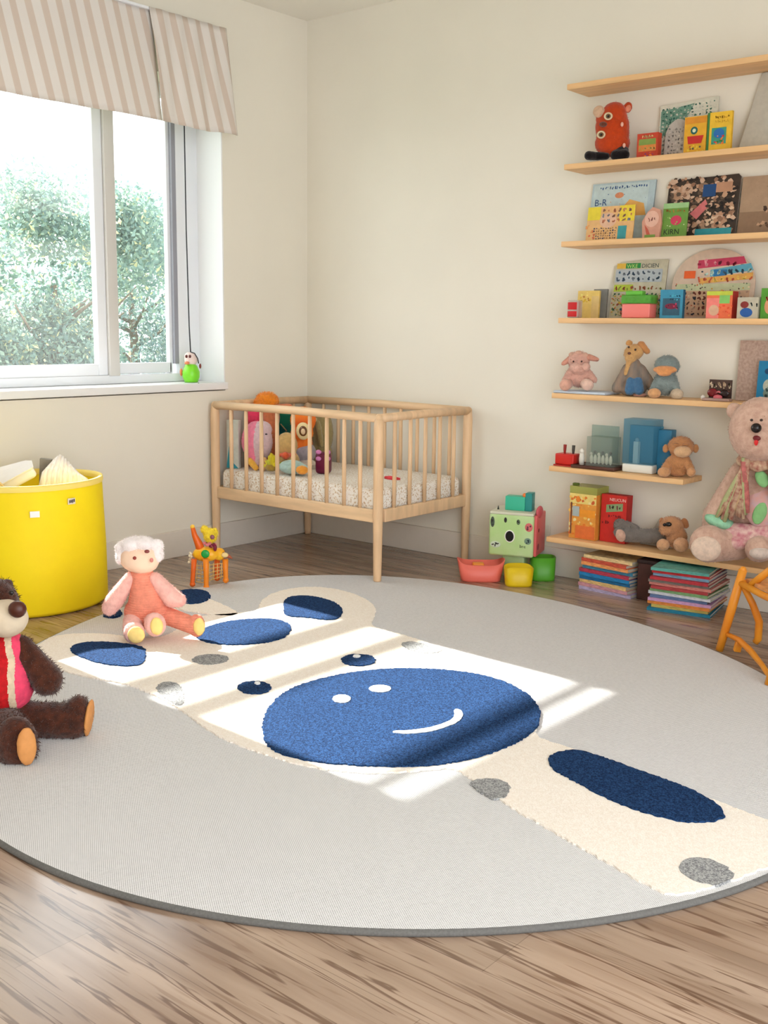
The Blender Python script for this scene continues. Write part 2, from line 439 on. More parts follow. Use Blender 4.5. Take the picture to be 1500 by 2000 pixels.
tree('dimmer leafy tree seen through the narrow right window pane', (-9.4, 5.9, 1.75), 1.6, 34000, 5, LC2)
sun_block_mat = mat('sun_block_render', (200,190,175), 0.9, 0.05, 6)
sun_bar_mat = mat('sun_bar_timber', (150,120,90), 0.8, 0.1, 12)
blk = thing('sun_blocker', 'unseen solid block and bars added outside the window to shape the sun patches', 'sun blocker', (-3.0, -1.6, -0.3))  # made-up unseen blocker; cuts the sunlight into patches and bands
f = MB(); f.box((0, 0.86, 2.6), (0.25, 0.72, 5.2), sun_block_mat); f.build('sun_block', blk)
f = MB(); f.box((0, -1.10, 2.6), (0.14, 0.14, 5.2), sun_bar_mat); f.build('post', blk)  # added too, only carries the shadow-casting bars
for z0, z1 in ((3.50,3.63),(3.745,3.845),(4.36,4.43)):
    f = MB(); f.box((0, -0.28, (z0+z1)/2+0.3), (0.05, 1.6, z1-z0), sun_bar_mat); f.build('sun_bar', blk)
RUGSHAPES = [
 ('cream', [(0.991, -2.485), (0.89, -2.399), (0.866, -2.31), (0.915, -2.217), (1.028, -2.144), (1.184, -2.106), (1.183, -1.993), (1.082, -1.832), (1.063, -1.72), (1.131, -1.625), (1.179, -1.525), (1.077, -1.418), (1.006, -1.296), (0.99, -1.167), (1.033, -1.059), (1.147, -1.009), (1.308, -1.032), (1.451, -1.101), (1.559, -1.201), (1.667, -1.374), (1.746, -1.394), (1.893, -1.398), (2.069, -1.434), (2.202, -1.437), (2.316, -1.468), (2.48, -1.57), (2.67, -1.726), (2.768, -1.854), (2.815, -1.972), (2.899, -1.984), (2.982, -1.988), (3.185, -2.016), (3.387, -2.047), (3.558, -2.074), (3.686, -2.088), (3.791, -2.13), (3.815, -2.349), (3.651, -2.322), (3.624, -2.444), (3.553, -2.577), (3.485, -2.565), (3.383, -2.534), (3.273, -2.501), (3.154, -2.465), (3.043, -2.43), (2.979, -2.405), (2.885, -2.361), (2.778, -2.319), (2.742, -2.375), (2.673, -2.467), (2.586, -2.535), (2.479, -2.583), (2.344, -2.597), (2.19, -2.601), (2.051, -2.578), (1.874, -2.518), (1.694, -2.485), (1.523, -2.478), (1.388, -2.526), (1.229, -2.54), (1.097, -2.532)]),
 ('cream', [(0.766, -1.667), (0.786, -1.524), (0.88, -1.526), (1.162, -1.597), (1.144, -1.68), (1.016, -1.708), (0.885, -1.736)]),
 ('blue', [(0.702, -1.601), (0.661, -1.523), (0.689, -1.457), (0.769, -1.45), (0.845, -1.495), (0.906, -1.575), (0.894, -1.646), (0.825, -1.673)]),
 ('blue', [(0.681, -1.991), (0.663, -1.939), (0.727, -1.903), (0.808, -1.942), (0.83, -1.998), (0.772, -2.018)]),
 ('blue', [(1.066, -2.375), (1.035, -2.323), (1.052, -2.271), (1.117, -2.221), (1.204, -2.188), (1.275, -2.186), (1.363, -2.26), (1.424, -2.319), (1.402, -2.362), (1.35, -2.393), (1.286, -2.411), (1.195, -2.411), (1.13, -2.403)]),
 ('blue', [(1.118, -1.308), (1.119, -1.232), (1.19, -1.191), (1.305, -1.198), (1.411, -1.256), (1.491, -1.342), (1.522, -1.411), (1.492, -1.449), (1.41, -1.47), (1.332, -1.519), (1.226, -1.425)]),
 ('blue', [(1.276, -1.957), (1.221, -1.871), (1.209, -1.738), (1.266, -1.622), (1.347, -1.57), (1.436, -1.594), (1.498, -1.649), (1.557, -1.75), (1.551, -1.839), (1.499, -1.922), (1.43, -1.976), (1.347, -1.987)]),
 ('blue', [(1.938, -2.191), (1.954, -2.214), (1.959, -2.24), (1.951, -2.263), (1.933, -2.279), (1.907, -2.286), (1.88, -2.281), (1.855, -2.265), (1.838, -2.243), (1.833, -2.216), (1.84, -2.192), (1.859, -2.176), (1.886, -2.169), (1.914, -2.175)]),
 ('blue', [(2.0, -1.728), (2.015, -1.755), (2.018, -1.785), (2.008, -1.811), (1.987, -1.83), (1.96, -1.836), (1.932, -1.83), (1.907, -1.812), (1.891, -1.785), (1.887, -1.755), (1.897, -1.727), (1.918, -1.708), (1.946, -1.702), (1.975, -1.709)]),
 ('white', [(1.885, -2.189), (1.891, -2.199), (1.889, -2.207), (1.88, -2.209), (1.87, -2.203), (1.864, -2.193), (1.866, -2.185), (1.875, -2.184)]),
 ('white', [(1.936, -1.736), (1.941, -1.749), (1.937, -1.76), (1.926, -1.763), (1.914, -1.756), (1.908, -1.743), (1.913, -1.732), (1.924, -1.729)]),
 ('blue', [(2.163, -2.45), (2.077, -2.349), (1.995, -2.188), (1.988, -2.047), (2.035, -1.863), (2.146, -1.717), (2.302, -1.624), (2.453, -1.609), (2.597, -1.664), (2.705, -1.758), (2.766, -1.845), (2.815, -1.972), (2.817, -2.113), (2.795, -2.233), (2.741, -2.352), (2.653, -2.443), (2.524, -2.529), (2.426, -2.569), (2.328, -2.572), (2.25, -2.527)]),
 ('white', [(2.214, -2.106), (2.223, -2.12), (2.226, -2.136), (2.222, -2.149), (2.213, -2.158), (2.199, -2.16), (2.184, -2.156), (2.17, -2.145), (2.161, -2.131), (2.158, -2.115), (2.162, -2.102), (2.172, -2.093), (2.186, -2.091), (2.201, -2.095)]),
 ('white', [(2.248, -1.942), (2.255, -1.956), (2.255, -1.973), (2.249, -1.988), (2.236, -1.999), (2.221, -2.004), (2.205, -2.001), (2.192, -1.992), (2.185, -1.977), (2.184, -1.961), (2.191, -1.945), (2.203, -1.934), (2.219, -1.929), (2.235, -1.932)]),
 ('white', [(2.493, -2.235), (2.532, -2.201), (2.565, -2.132), (2.573, -2.057), (2.558, -2.011), (2.527, -1.973), (2.524, -1.951), (2.552, -1.962), (2.58, -1.998), (2.598, -2.052), (2.589, -2.151), (2.547, -2.22), (2.506, -2.246)]),
 ('blue', [(2.957, -2.124), (2.938, -2.066), (2.963, -2.004), (3.011, -1.987), (3.181, -2.01), (3.338, -2.031), (3.425, -2.07), (3.469, -2.114), (3.47, -2.162), (3.433, -2.212), (3.367, -2.241), (3.227, -2.24), (3.098, -2.195), (3.012, -2.169)]),
 ('grey', [(1.935, -1.519), (1.93, -1.45), (2.002, -1.441), (2.101, -1.45), (2.11, -1.52), (2.042, -1.555)]),
 ('grey', [(1.641, -2.443), (1.619, -2.378), (1.668, -2.362), (1.77, -2.416), (1.868, -2.511), (1.76, -2.492)]),
 ('grey', [(2.868, -2.38), (2.887, -2.329), (2.935, -2.303), (2.982, -2.34), (2.999, -2.388), (2.988, -2.422), (2.946, -2.414)]),
 ('grey', [(3.493, -2.454), (3.486, -2.407), (3.513, -2.363), (3.561, -2.363), (3.611, -2.397), (3.617, -2.441), (3.586, -2.477), (3.54, -2.479)]),
 ('grey', [(1.49, -2.162), (1.483, -2.085), (1.548, -2.043), (1.61, -2.07), (1.612, -2.149), (1.556, -2.184)]),
]
# ------------------------------------------------------------------ rug
def rug_weave(name, col, dark, scale, bump, rough=0.95, woven=True):
    m = bpy.data.materials.new(name); m.use_nodes = True
    nt = m.node_tree; n = nt.nodes; l = nt.links; B = n['Principled BSDF']
    tc = n.new('ShaderNodeTexCoord'); mp = n.new('ShaderNodeMapping'); mp.inputs['Rotation'].default_value = (0,0,0.6)
    l.new(tc.outputs['Object'], mp.inputs['Vector'])
    if woven:
        w1 = n.new('ShaderNodeTexWave'); w1.inputs['Scale'].default_value = scale; w1.inputs['Distortion'].default_value = 1.0; w1.inputs['Detail'].default_value = 1
        w2 = n.new('ShaderNodeTexWave'); w2.bands_direction = 'Y'; w2.inputs['Scale'].default_value = scale*1.2; w2.inputs['Distortion'].default_value = 1.0
        l.new(mp.outputs[0], w1.inputs[0]); l.new(mp.outputs[0], w2.inputs[0])
        mu = n.new('ShaderNodeMath'); mu.operation = 'MAXIMUM'; l.new(w1.outputs['Fac'], mu.inputs[0]); l.new(w2.outputs['Fac'], mu.inputs[1]); src = mu.outputs[0]
    else:
        nz0 = n.new('ShaderNodeTexNoise'); nz0.inputs['Scale'].default_value = scale; nz0.inputs['Detail'].default_value = 3
        l.new(mp.outputs[0], nz0.inputs[0]); src = nz0.outputs['Fac']
    nz = n.new('ShaderNodeTexNoise'); nz.inputs['Scale'].default_value = 90; nz.inputs['Detail'].default_value = 5; l.new(mp.outputs[0], nz.inputs[0])
    md = n.new('ShaderNodeMath'); md.operation = 'MULTIPLY_ADD'; l.new(nz.outputs['Fac'], md.inputs[0]); md.inputs[1].default_value = 0.5; md.inputs[2].default_value = -0.25
    ad = n.new('ShaderNodeMath'); ad.operation = 'ADD'; l.new(src, ad.inputs[0]); l.new(md.outputs[0], ad.inputs[1])
    rp = n.new('ShaderNodeValToRGB'); e = rp.color_ramp.elements
    e[0].position = 0.25 if woven else 0.38; e[0].color = lin(dark); e[1].position = 0.75 if woven else 0.62; e[1].color = lin(col)
    l.new(ad.outputs[0], rp.inputs[0]); l.new(rp.outputs[0], B.inputs['Base Color'])
    B.inputs['Roughness'].default_value = rough; B.inputs['Specular IOR Level'].default_value = 0.1
    bp = n.new('ShaderNodeBump'); bp.inputs['Strength'].default_value = bump; bp.inputs['Distance'].default_value = 0.004
    l.new(ad.outputs[0], bp.inputs['Height']); l.new(bp.outputs[0], B.inputs['Normal'])
    return m
RG = rug_weave('rug_flatweave', (228,226,226), (150,148,147), 60, 0.25)
RP = {'cream': rug_weave('rug_pile_cream', (250,242,232), (238,226,212), 260, 0.5, woven=False),
      'blue': rug_weave('rug_pile_blue', (38,70,114), (17,37,68), 240, 0.8, woven=False),
      'grey': rug_weave('rug_pile_grey', (178,178,176), (120,120,122), 260, 0.6, woven=False),
      'white': rug_weave('rug_pile_white', (246,246,246), (226,226,226), 260, 0.4, woven=False)}
RE = mat('rug_edge_binding', (104,102,99), 0.95, 0.1, 200, 0.3, 600)
RC = Vector((2.078, -1.891)); E1 = Vector((-0.873, 0.487)); E2 = Vector((0.487, 0.873))
def rug_rho(t): return 1-0.0332-0.0466*math.cos(t)+0.0279*math.sin(t)+0.008*math.cos(2*t)+0.0194*math.sin(2*t)+0.0253*math.cos(3*t)+0.0178*math.sin(3*t)
def rug_pt(t, k=1.0): r = rug_rho(t)*k; return RC+E1*(1.643*r*math.cos(t))+E2*(1.413*r*math.sin(t))
def rug_in(p, k=0.985):
    d = Vector(p)-RC; u, v = d.dot(E1)/1.643, d.dot(E2)/1.413; t = math.atan2(v, u); q = math.hypot(u, v); m = rug_rho(t)*k
    return (p[0], p[1]) if q <= m else tuple(rug_pt(t, k))
rug = MB(); N = 240
def rr_off(t, off):
    p = rug_pt(t); d = (p-RC).normalized(); return p+d*off
prof = [(-0.003, 0.0005), (0.0, 0.004), (0.0, 0.008), (-0.003, 0.012), (-0.010, 0.014)]
vs = []; fs = []
for off, z in prof:
    for i in range(N):
        p = rr_off(2*PI*i/N, off); vs.append((p.x, p.y, z))
for k in range(len(prof)-1):
    for i in range(N): fs.append((k*N+i, k*N+(i+1)%N, (k+1)*N+(i+1)%N, (k+1)*N+i))
rug.add(vs, fs, RE, True)
top = [tuple(rr_off(2*PI*i/N, -0.010)) for i in range(N)]
rug.add([(p[0],p[1],0.014) for p in top], [tuple(range(N))], RG)
rug.add([(p[0],p[1],0.0005) for p in top], [tuple(range(N-1,-1,-1))], RE)
def chaikin(P, it=2):
    for _ in range(it):
        Q = []
        for i in range(len(P)):
            a, b_ = P[i], P[(i+1)%len(P)]
            Q.append((a[0]*.75+b_[0]*.25, a[1]*.75+b_[1]*.25)); Q.append((a[0]*.25+b_[0]*.75, a[1]*.25+b_[1]*.75))
        P = Q
    return P
def pile(poly, z0, z1, m, step=0.007, jit=0.0032, rr=R):
    P = chaikin([rug_in(p) for p in poly]); Q = []
    for i in range(len(P)):
        a = Vector(P[i]); c = Vector(P[(i+1)%len(P)]); L = (c-a).length
        if L < 1e-6: continue
        k = max(1, int(L/step)); nn = Vector((-(c-a).y, (c-a).x)).normalized()
        for j in range(k):
            p = a+(c-a)*(j/k)+nn*rr.uniform(-jit, jit); Q.append((p.x, p.y))
    rug.prism(Q, z0, z1, m)
ZL = {'cream': 0.019, 'grey': 0.0205, 'blue': 0.0235, 'white': 0.026}
for kind, poly in RUGSHAPES:
    pile(poly, 0.012, ZL[kind], RP[kind], jit=0.0035 if kind != 'white' else 0.0015)
tag(rug.build('rug'), 'large round light grey rug with a smiling blue-muzzled animal face pattern in raised pile', 'rug')
RT_ = 0.014; RTc = 0.019

# ------------------------------------------------------------------ cot
woodc = mat('cot_beech', (226,190,150), 0.45, 0.10, 5, 0.04, 60, 0.4, stretch=(6,6,0.8))
woodl = mat('cot_beech_rail', (228,194,154), 0.45, 0.10, 5, 0.04, 60, 0.4, stretch=(0.8,6,6))
cot = thing('cot', 'pale beech cot with round bars standing in the corner of the room', 'cot', (0.62, -0.375, 0))
cx0, cx1, cy0, cy1 = 0.048, 1.185, -0.755, -0.045
CO = Vector((0.62, -0.375, 0))
def cb(name, m): 
    return m.build(name, cot)
for x, y in ((cx0,cy0),(cx1,cy0),(cx1,cy1),(cx0,cy1)):
    m = MB(); X, Y = x-CO.x, y-CO.y; zf = 0.0143 if (x, y) == (cx1, cy0) else 0.0
    m.tube([(X,Y,zf),(X,Y,0.02),(X,Y,0.28),(X,Y,0.36),(X,Y,0.74),(X*0.998,Y*0.998,0.79)], [0.017,0.019,0.023,0.024,0.024,0.021], woodc, 16)
    m.ell((X*0.998,Y*0.998,0.788), (0.022,0.022,0.022), woodc, None, 16); cb('post', m)
for y in (cy0, cy1):
    m = MB(); Y = y-CO.y
    m.tube([(cx0-CO.x,Y,0.788),(0,Y,0.794),(cx1-CO.x,Y,0.788)], 0.0205, woodl, 16); cb('top_rail', m)
    m = MB(); m.box((0,Y,0.325), (cx1-cx0-0.03, 0.022, 0.062), woodl, bev=0.005); cb('side_rail', m)
for x in (cx0, cx1):
    m = MB(); X = x-CO.x
    m.tube([(X,cy0-CO.y,0.788),(X,0,0.792),(X,cy1-CO.y,0.788)], 0.0205, woodc, 16); cb('top_rail', m)
    m = MB(); m.box((X,0,0.325), (0.022, cy1-cy0-0.03, 0.062), woodc, bev=0.005); cb('side_rail', m)
def bar(X, Y):
    m = MB(); m.tube([(X,Y,0.33),(X,Y,0.56),(X,Y,0.785)], [0.0098,0.0108,0.0095], woodc, 10); cb('bar', m)
for k in range(9):
    X = cx0+(cx1-cx0)*(k+1)/10.0+(0.012 if k < 8 else 0)-CO.x
    bar(X, cy0-CO.y); bar(X, cy1-CO.y)
for k in range(5):
    Y = cy0+(cy1-cy0)*(k+1)/6.0-CO.y
    bar(cx1-CO.x, Y); bar(cx0-CO.x, Y)
m = MB(); m.box((0,0,0.318), (cx1-cx0-0.03, cy1-cy0-0.03, 0.02), woodl); cb('mattress_base', m)
# mattress: white cotton with a tan speckle
def speckle():
    m = bpy.data.materials.new('speckled_cotton'); m.use_nodes = True
    nt = m.node_tree; n = nt.nodes; l = nt.links; B = n['Principled BSDF']; B.inputs['Roughness'].default_value = 0.9
    tc = n.new('ShaderNodeTexCoord'); v = n.new('ShaderNodeTexVoronoi'); v.inputs['Scale'].default_value = 75; l.new(tc.outputs['Object'], v.inputs[0])
    nz = n.new('ShaderNodeTexNoise'); nz.inputs['Scale'].default_value = 120; nz.inputs['Detail'].default_value = 3; l.new(tc.outputs['Object'], nz.inputs[0])
    rp = n.new('ShaderNodeValToRGB'); e = rp.color_ramp.elements; e[0].position = 0.38; e[0].color = lin((206,182,152)); e[1].position = 0.48; e[1].color = lin((243,238,230))
    l.new(nz.outputs['Fac'], rp.inputs[0]); l.new(rp.outputs[0], B.inputs['Base Color'])
    bp = n.new('ShaderNodeBump'); bp.inputs['Strength'].default_value = 0.4; bp.inputs['Distance'].default_value = 0.004; l.new(nz.outputs['Fac'], bp.inputs['Height']); l.new(bp.outputs[0], B.inputs['Normal'])
    return m
mt = MB(); mt.box((0.6165, -0.40, 0.389), (cx1-cx0-0.04, cy1-cy0-0.034, 0.122), speckle(), bev=0.03)
tag(mt.build('mattress'), 'white speckled mattress lying in the wooden cot', 'mattress')
MZ = 0.450

# ------------------------------------------------------------------ wall shelves
shm = mat('pale_oak_shelf', (228,184,132), 0.5, 0.10, 4, 0.03, 80, 0.35, stretch=(0.7,8,8))
SB = [2.256, 1.913, 1.575, 1.233, 0.888, 0.545, 0.205]; ST = 0.024
names = ['pale wooden wall shelf, empty, topmost of the seven', 'pale wooden wall shelf carrying the rust-red plush toy, second from the top',
 'pale wooden wall shelf carrying the light blue poster, third from the top', 'pale wooden wall shelf carrying the pink tub and the arched letter board',
 'pale wooden wall shelf carrying the pink lamb and the blue plush duck', 'short pale wooden wall shelf carrying the brown monkey, ending behind the big teddy',
 'lowest pale wooden shelf, just above the stacks of books']
for i, z in enumerate(SB):
    x0, x1 = 1.787, 3.35
    if i == 5: x1 = 2.44
    if i >= 4: x0 -= 0.02
    m = MB(); m.box(((x1-x0)/2, 0, ST/2), (x1-x0, 0.196, ST), shm, bev=0.002)
    tag(m.build('wall_shelf', None, (x0, -0.099, z)), names[i], 'shelf', 'pale wooden wall shelves')
ZT = [z+ST+0.0005 for z in SB]

# printed panels -------------------------------------------------
def decal(mb, w, h, th, items, rr):
    """flat printed marks on the front face (local x 0..w, z 0..h, front at y=-th)"""
    y = -th-0.0004
    def quad(x0,z0,x1,z1,m,e=0.0): mb.add([(x0,y-e,z0),(x1,y-e,z0),(x1,y-e,z1),(x0,y-e,z1)], [(0,1,2,3)], m)
    lv = 0.0
    for it in items:
        lv += 0.00025
        k = it[0]
        if k == 'r': quad(it[1]*w, it[2]*h, it[3]*w, it[4]*h, paper(it[5]), lv)
        elif k == 'o':
            cx, cz, rx, rz = it[1]*w, it[2]*h, it[3]*w, it[4]*h
            P = [(cx+rx*math.cos(2*PI*t/20), y-lv, cz+rz*math.sin(2*PI*t/20)) for t in range(20)]; mb.add(P, [tuple(range(20))], paper(it[5]))
        elif k == 'p':
            P = [(a*w, y-lv, c*h) for a, c in it[1]]; 
            tri = tessellate_polygon([[Vector((p[0], p[2], 0)) for p in P]])
            out = []
            for t in tri:
                a, b_, c = [Vector((P[i][0], P[i][2], 0)) for i in t]
                out.append(t if (b_-a).cross(c-a).z > 0 else (t[0],t[2],t[1]))
            mb.add(P, out, paper(it[2]))
        elif k == 's':      # rows of small painted squiggles: x0,z0,x1,z1,rows,cols,colors
            x0, z0, x1, z1, rows, cols, cs = it[1]*w, it[2]*h, it[3]*w, it[4]*h, it[5], it[6], it[7]
            dx, dz = (x1-x0)/cols, (z1-z0)/rows
            for a in range(rows):
                for b_ in range(cols):
                    c = paper(rr.choice(cs)); ox, oz = x0+b_*dx+dx*0.15, z0+a*dz+dz*0.15
                    n_ = rr.randint(3, 6)
                    pts = [(ox+rr.random()*dx*0.7, oz+rr.random()*dz*0.7) for _ in range(n_)]
                    wd = min(dx, dz)*0.15
                    for q in range(n_-1):
                        p0, p1 = Vector(pts[q]), Vector(pts[q+1]); d = (p1-p0)
                        if d.length < 1e-5: continue
                        nn = Vector((-d.y, d.x)).normalized()*wd
                        mb.add([(p0.x-nn.x,y-lv,p0.y-nn.y),(p1.x-nn.x,y-lv,p1.y-nn.y),(p1.x+nn.x,y-lv,p1.y+nn.y),(p0.x+nn.x,y-lv,p0.y+nn.y)], [(0,1,2,3)], c)
        elif k == 'd':      # scattered dabs
            for _ in range(it[5]):
                cx, cz = rr.uniform(it[1], it[3])*w, rr.uniform(it[2], it[4])*h; s = rr.uniform(0.4, 1)*it[6]*h; n_ = 7; a0 = rr.random()*6
                P = [(cx+s*rr.uniform(0.5,1.2)*math.cos(a0+2*PI*t/n_), y-lv, cz+s*rr.uniform(0.4,1)*math.sin(a0+2*PI*t/n_)) for t in range(n_)]
                lv += 0.00001; mb.add(P, [tuple(range(n_))], paper(rr.choice(it[7])))
        elif k == 't':      # lettering: text, x, z, height, colour
            cu = bpy.data.curves.new('t', 'FONT'); cu.body = it[1]; cu.size = it[4]*h; cu.resolution_u = 2
            to = bpy.data.objects.new('t', cu); COL.objects.link(to); bpy.context.view_layer.update()
            me = bpy.data.meshes.new_from_object(to.evaluated_get(bpy.context.evaluated_depsgraph_get()))
            mb.add([(it[2]*w+v.co.x, y-lv-0.0002, it[3]*h+v.co.y) for v in me.vertices], [tuple(p.vertices) for p in me.polygons], paper(it[5]))
            bpy.data.objects.remove(to); bpy.data.meshes.remove(me)
def card(name, label, cat, x, z, w, h, base, items=(), y=-0.02, th=0.008, lean=0.14, rz=0.0, outline=None, seed=1, side=None, group=None, roll=0.0):
    """a board standing on a shelf and leaning back against the wall; y = where its foot stands"""
    mb = MB(); bm_ = paper(base) if not hasattr(base, 'name') else base; sm = paper(side) if side else bm_
    if outline:
        P = [(a*w, c*h) for a, c in outline]
        T = Matrix(((1,0,0,0),(0,0,-1,0),(0,1,0,0),(0,0,0,1)))
        mb.prism(P, 0, th, sm, M=T, topm=bm_)
    else:
        mb.box((w/2, -th/2, h/2), (w, th, h), sm)
        mb.add([(0.0,-th-0.0002,0),(w,-th-0.0002,0),(w,-th-0.0002,h),(0,-th-0.0002,h)], [(0,1,2,3)], bm_)
    decal(mb, w, h, th, items, random.Random(seed))
    o = mb.build(name, None, (x, y, z), (-lean, roll, rz))
    return tag(o, label, cat, group)
ZZ = ZT
# second shelf
z = ZZ[1]
GR = [(52,110,96),(90,140,120),(200,205,190)]
card('picture_sheet', 'cream sheet with rows of green marks leaning behind the yellow books', 'picture', 2.165, z, 0.265, 0.235, (214,212,196), [('p',[(0.02,0.42),(0.4,0.55),(0.6,0.95),(0.02,0.9)],(110,150,132)),('s',0.03,0.40,0.97,0.95,9,15,GR+[(40,90,80),(226,226,210)]),('d',0.0,0.45,0.5,0.85,70,0.02,GR),('s',0.05,0.05,0.95,0.4,4,9,[(150,160,150),(190,190,176)])], y=-0.032, lean=0.11, seed=3, roll=-0.05)
arch = [(0.0,0),(1,0)]+[(0.5+0.5*math.cos(t*PI/14), 0.55+0.45*math.sin(t*PI/14)) for t in range(15)]
card('arched_card', 'small grey arched card covered in pale writing, behind the red box', 'card', 2.205, z, 0.115, 0.165, (182,174,164), [('s',0.1,0.08,0.9,0.8,8,6,[(150,144,136),(206,200,190),(132,126,120)])], y=-0.062, lean=0.1, outline=arch, seed=5)
def book(name, label, x, z, w, h, d, base, items, y, rz=0.0, cat='book', side=None, seed=1, group=None, lean=0.0):
    return card(name, label, cat, x, z, w, h, base, items, y, d, lean, rz, None, seed, side, group)
book('small_book', 'small red book with an orange and green cover beside the rust plush toy', 2.105, z, 0.098, 0.108, 0.035, (190,62,38), [('r',0.08,0.3,0.92,0.75,(214,130,60)),('r',0.1,0.55,0.9,0.78,(126,150,70)),('s',0.1,0.3,0.9,0.5,1,6,[(240,210,120)]),('s',0.2,0.8,0.8,0.95,1,5,[(240,220,150)]),('d',0.2,0.02,0.8,0.25,12,0.06,[(110,60,130),(230,120,40)])], -0.088, seed=4, side=(196,70,40))
book('picture_book', 'yellow-orange picture book with a red creature on its cover', 2.312, z, 0.098, 0.158, 0.016, (226,168,44), [('r',0.02,0.82,0.98,0.98,(214,140,40)),('o',0.45,0.64,0.16,0.10,(30,96,90)),('o',0.45,0.64,0.08,0.05,(210,220,190)),('p',[(0.2,0.3),(0.8,0.3),(0.9,0.5),(0.15,0.5)],(200,44,40)),('d',0.2,0.02,0.9,0.25,18,0.05,[(232,200,60),(190,60,40),(90,90,70)])], -0.085, seed=6, group=None)
book('picture_book', 'yellow picture book with a green spine and a blue and red picture', 2.413, z, 0.106, 0.165, 0.016, (232,186,52), [('r',0.0,0.0,0.10,1,(64,122,60)),('r',0.2,0.22,0.8,0.62,(60,150,130)),('o',0.5,0.48,0.22,0.12,(40,110,180)),('d',0.25,0.22,0.75,0.42,16,0.05,[(190,50,60),(60,120,60),(230,120,50)]),('s',0.3,0.72,0.9,0.92,2,7,[(200,150,40)])], -0.085, seed=7)
card('drawing_board', 'large pale grey board with pencil specks leaning at the right end of the second shelf', 'picture', 2.53, z, 0.40, 0.315, (190,184,170), [('d',0.3,0.3,0.5,0.95,26,0.012,[(120,112,100),(90,84,76)]),('d',0.55,0.2,0.65,0.3,2,0.03,[(90,60,40)])], y=-0.045, lean=0.13, outline=[(0,0),(1,0),(1,1),(0.17,1)], seed=9, side=(120,114,104))
# third shelf
z = ZZ[2]
card('picture_board', 'light blue poster board with a yellow cloud and small blue writing', 'picture', 1.835, z, 0.315, 0.268, (176,196,202), [('r',0.03,0.03,0.9,0.97,(190,208,208)),('s',0.12,0.88,0.88,0.95,1,20,[(40,80,140),(60,100,150)]),('p',[(0.4,0.42),(0.9,0.42),(0.85,0.62),(0.62,0.7)],(226,170,90)),('o',0.45,0.78,0.07,0.05,(214,140,100)),('t','B-R',0.06,0.62,0.16,(50,84,130)),('d',0.1,0.4,0.9,0.85,14,0.014,[(60,100,150),(220,150,100)])], y=-0.045, lean=0.16, seed=11, side=(150,166,170), roll=-0.0)
card('picture_card', 'yellow and peach picture card standing in front of the light blue poster', 'picture', 1.858, z, 0.235, 0.155, (224,178,120), [('r',0,0.62,0.28,1,(226,206,60)),('r',0.68,0.55,1,1,(230,206,60)),('o',0.45,0.6,0.18,0.22,(222,180,150)),('r',0.68,0,0.86,0.42,(60,150,156)),('s',0.15,0.05,0.65,0.4,5,10,[(120,92,70),(170,130,90),(80,90,120)]),('s',0.3,0.5,0.95,0.95,3,6,[(150,110,90),(190,120,90),(150,150,160)]),('d',0,0.1,0.2,0.5,8,0.06,[(214,110,80),(220,150,90)])], y=-0.098, lean=0.12, seed=12, th=0.005)
card('collage_board', 'dark photo collage board with pink and blue patches on the third shelf', 'picture', 2.215, z, 0.325, 0.262, (62,50,42), [('o',0.12,0.75,0.09,0.12,(186,146,116)),('o',0.27,0.78,0.08,0.13,(206,168,138)),('o',0.5,0.82,0.07,0.08,(150,124,100)),('o',0.2,0.5,0.12,0.10,(120,96,78)),('o',0.75,0.3,0.10,0.14,(196,150,120)),('o',0.6,0.2,0.09,0.10,(170,136,110)),('d',0.0,0.1,0.95,0.98,260,0.06,[(190,150,120),(150,112,88),(40,32,28),(96,78,64),(210,176,150)]),('r',0.5,0.66,0.68,0.86,(30,70,120)),('r',0.68,0.72,0.9,0.88,(186,140,110)),('p',[(0.35,0.4),(0.55,0.62),(0.6,0.5),(0.45,0.3)],(214,120,120)),('d',0.55,0.2,0.95,0.6,40,0.05,[(30,26,24),(220,190,160),(60,50,44)]),('r',0.45,0.02,0.95,0.14,(50,150,160))], y=-0.04, lean=0.13, seed=13, side=(176,160,146), outline=[(0,0),(1,0),(1,0.95),(0.96,1),(0.1,0.97),(0,0.92)])
card('picture_card', 'green card with a pink strawberry and dark lettering in front of the collage', 'picture', 2.235, z, 0.115, 0.148, (104,146,62), [('r',0.0,0.85,1,1,(150,190,130)),('o',0.55,0.5,0.22,0.14,(200,60,90)),('d',0.2,0.3,0.9,0.7,8,0.04,[(140,180,90),(190,200,150)]),('t','KIRN',0.08,0.1,0.22,(30,40,34)),('s',0.1,0.7,0.9,0.84,1,6,[(170,120,50)])], y=-0.108, lean=0.1, seed=14, th=0.005)
card('doll_card', 'pink paper doll figure cut out, propped beside the green strawberry card', 'card', 2.145, z, 0.092, 0.135, (206,150,128), [('o',0.5,0.62,0.36,0.26,(222,176,156)),('s',0.3,0.5,0.7,0.72,1,3,[(150,90,80)]),('p',[(0.15,0.45),(0.35,0.3),(0.5,0.1),(0.3,0.12)],(190,90,70)),('r',0.2,0.0,0.75,0.12,(120,150,70))], y=-0.115, lean=0.1, seed=15, th=0.012, outline=[(0.1,0),(0.95,0),(1,0.5),(0.9,0.9),(0.5,1),(0.25,0.85),(0,0.55)])
card('cork_board', 'dusty brown board with dark smudges at the right end of the third shelf', 'picture', 2.55, z, 0.40, 0.245, (168,140,114), [('r',0,0,1,0.4,(140,112,88)),('d',0.2,0.1,0.9,0.5,60,0.05,[(96,70,52),(60,42,34),(188,150,120)]),('d',0.1,0.5,0.9,0.9,30,0.01,[(120,96,76)])], y=-0.045, lean=0.13, seed=16)
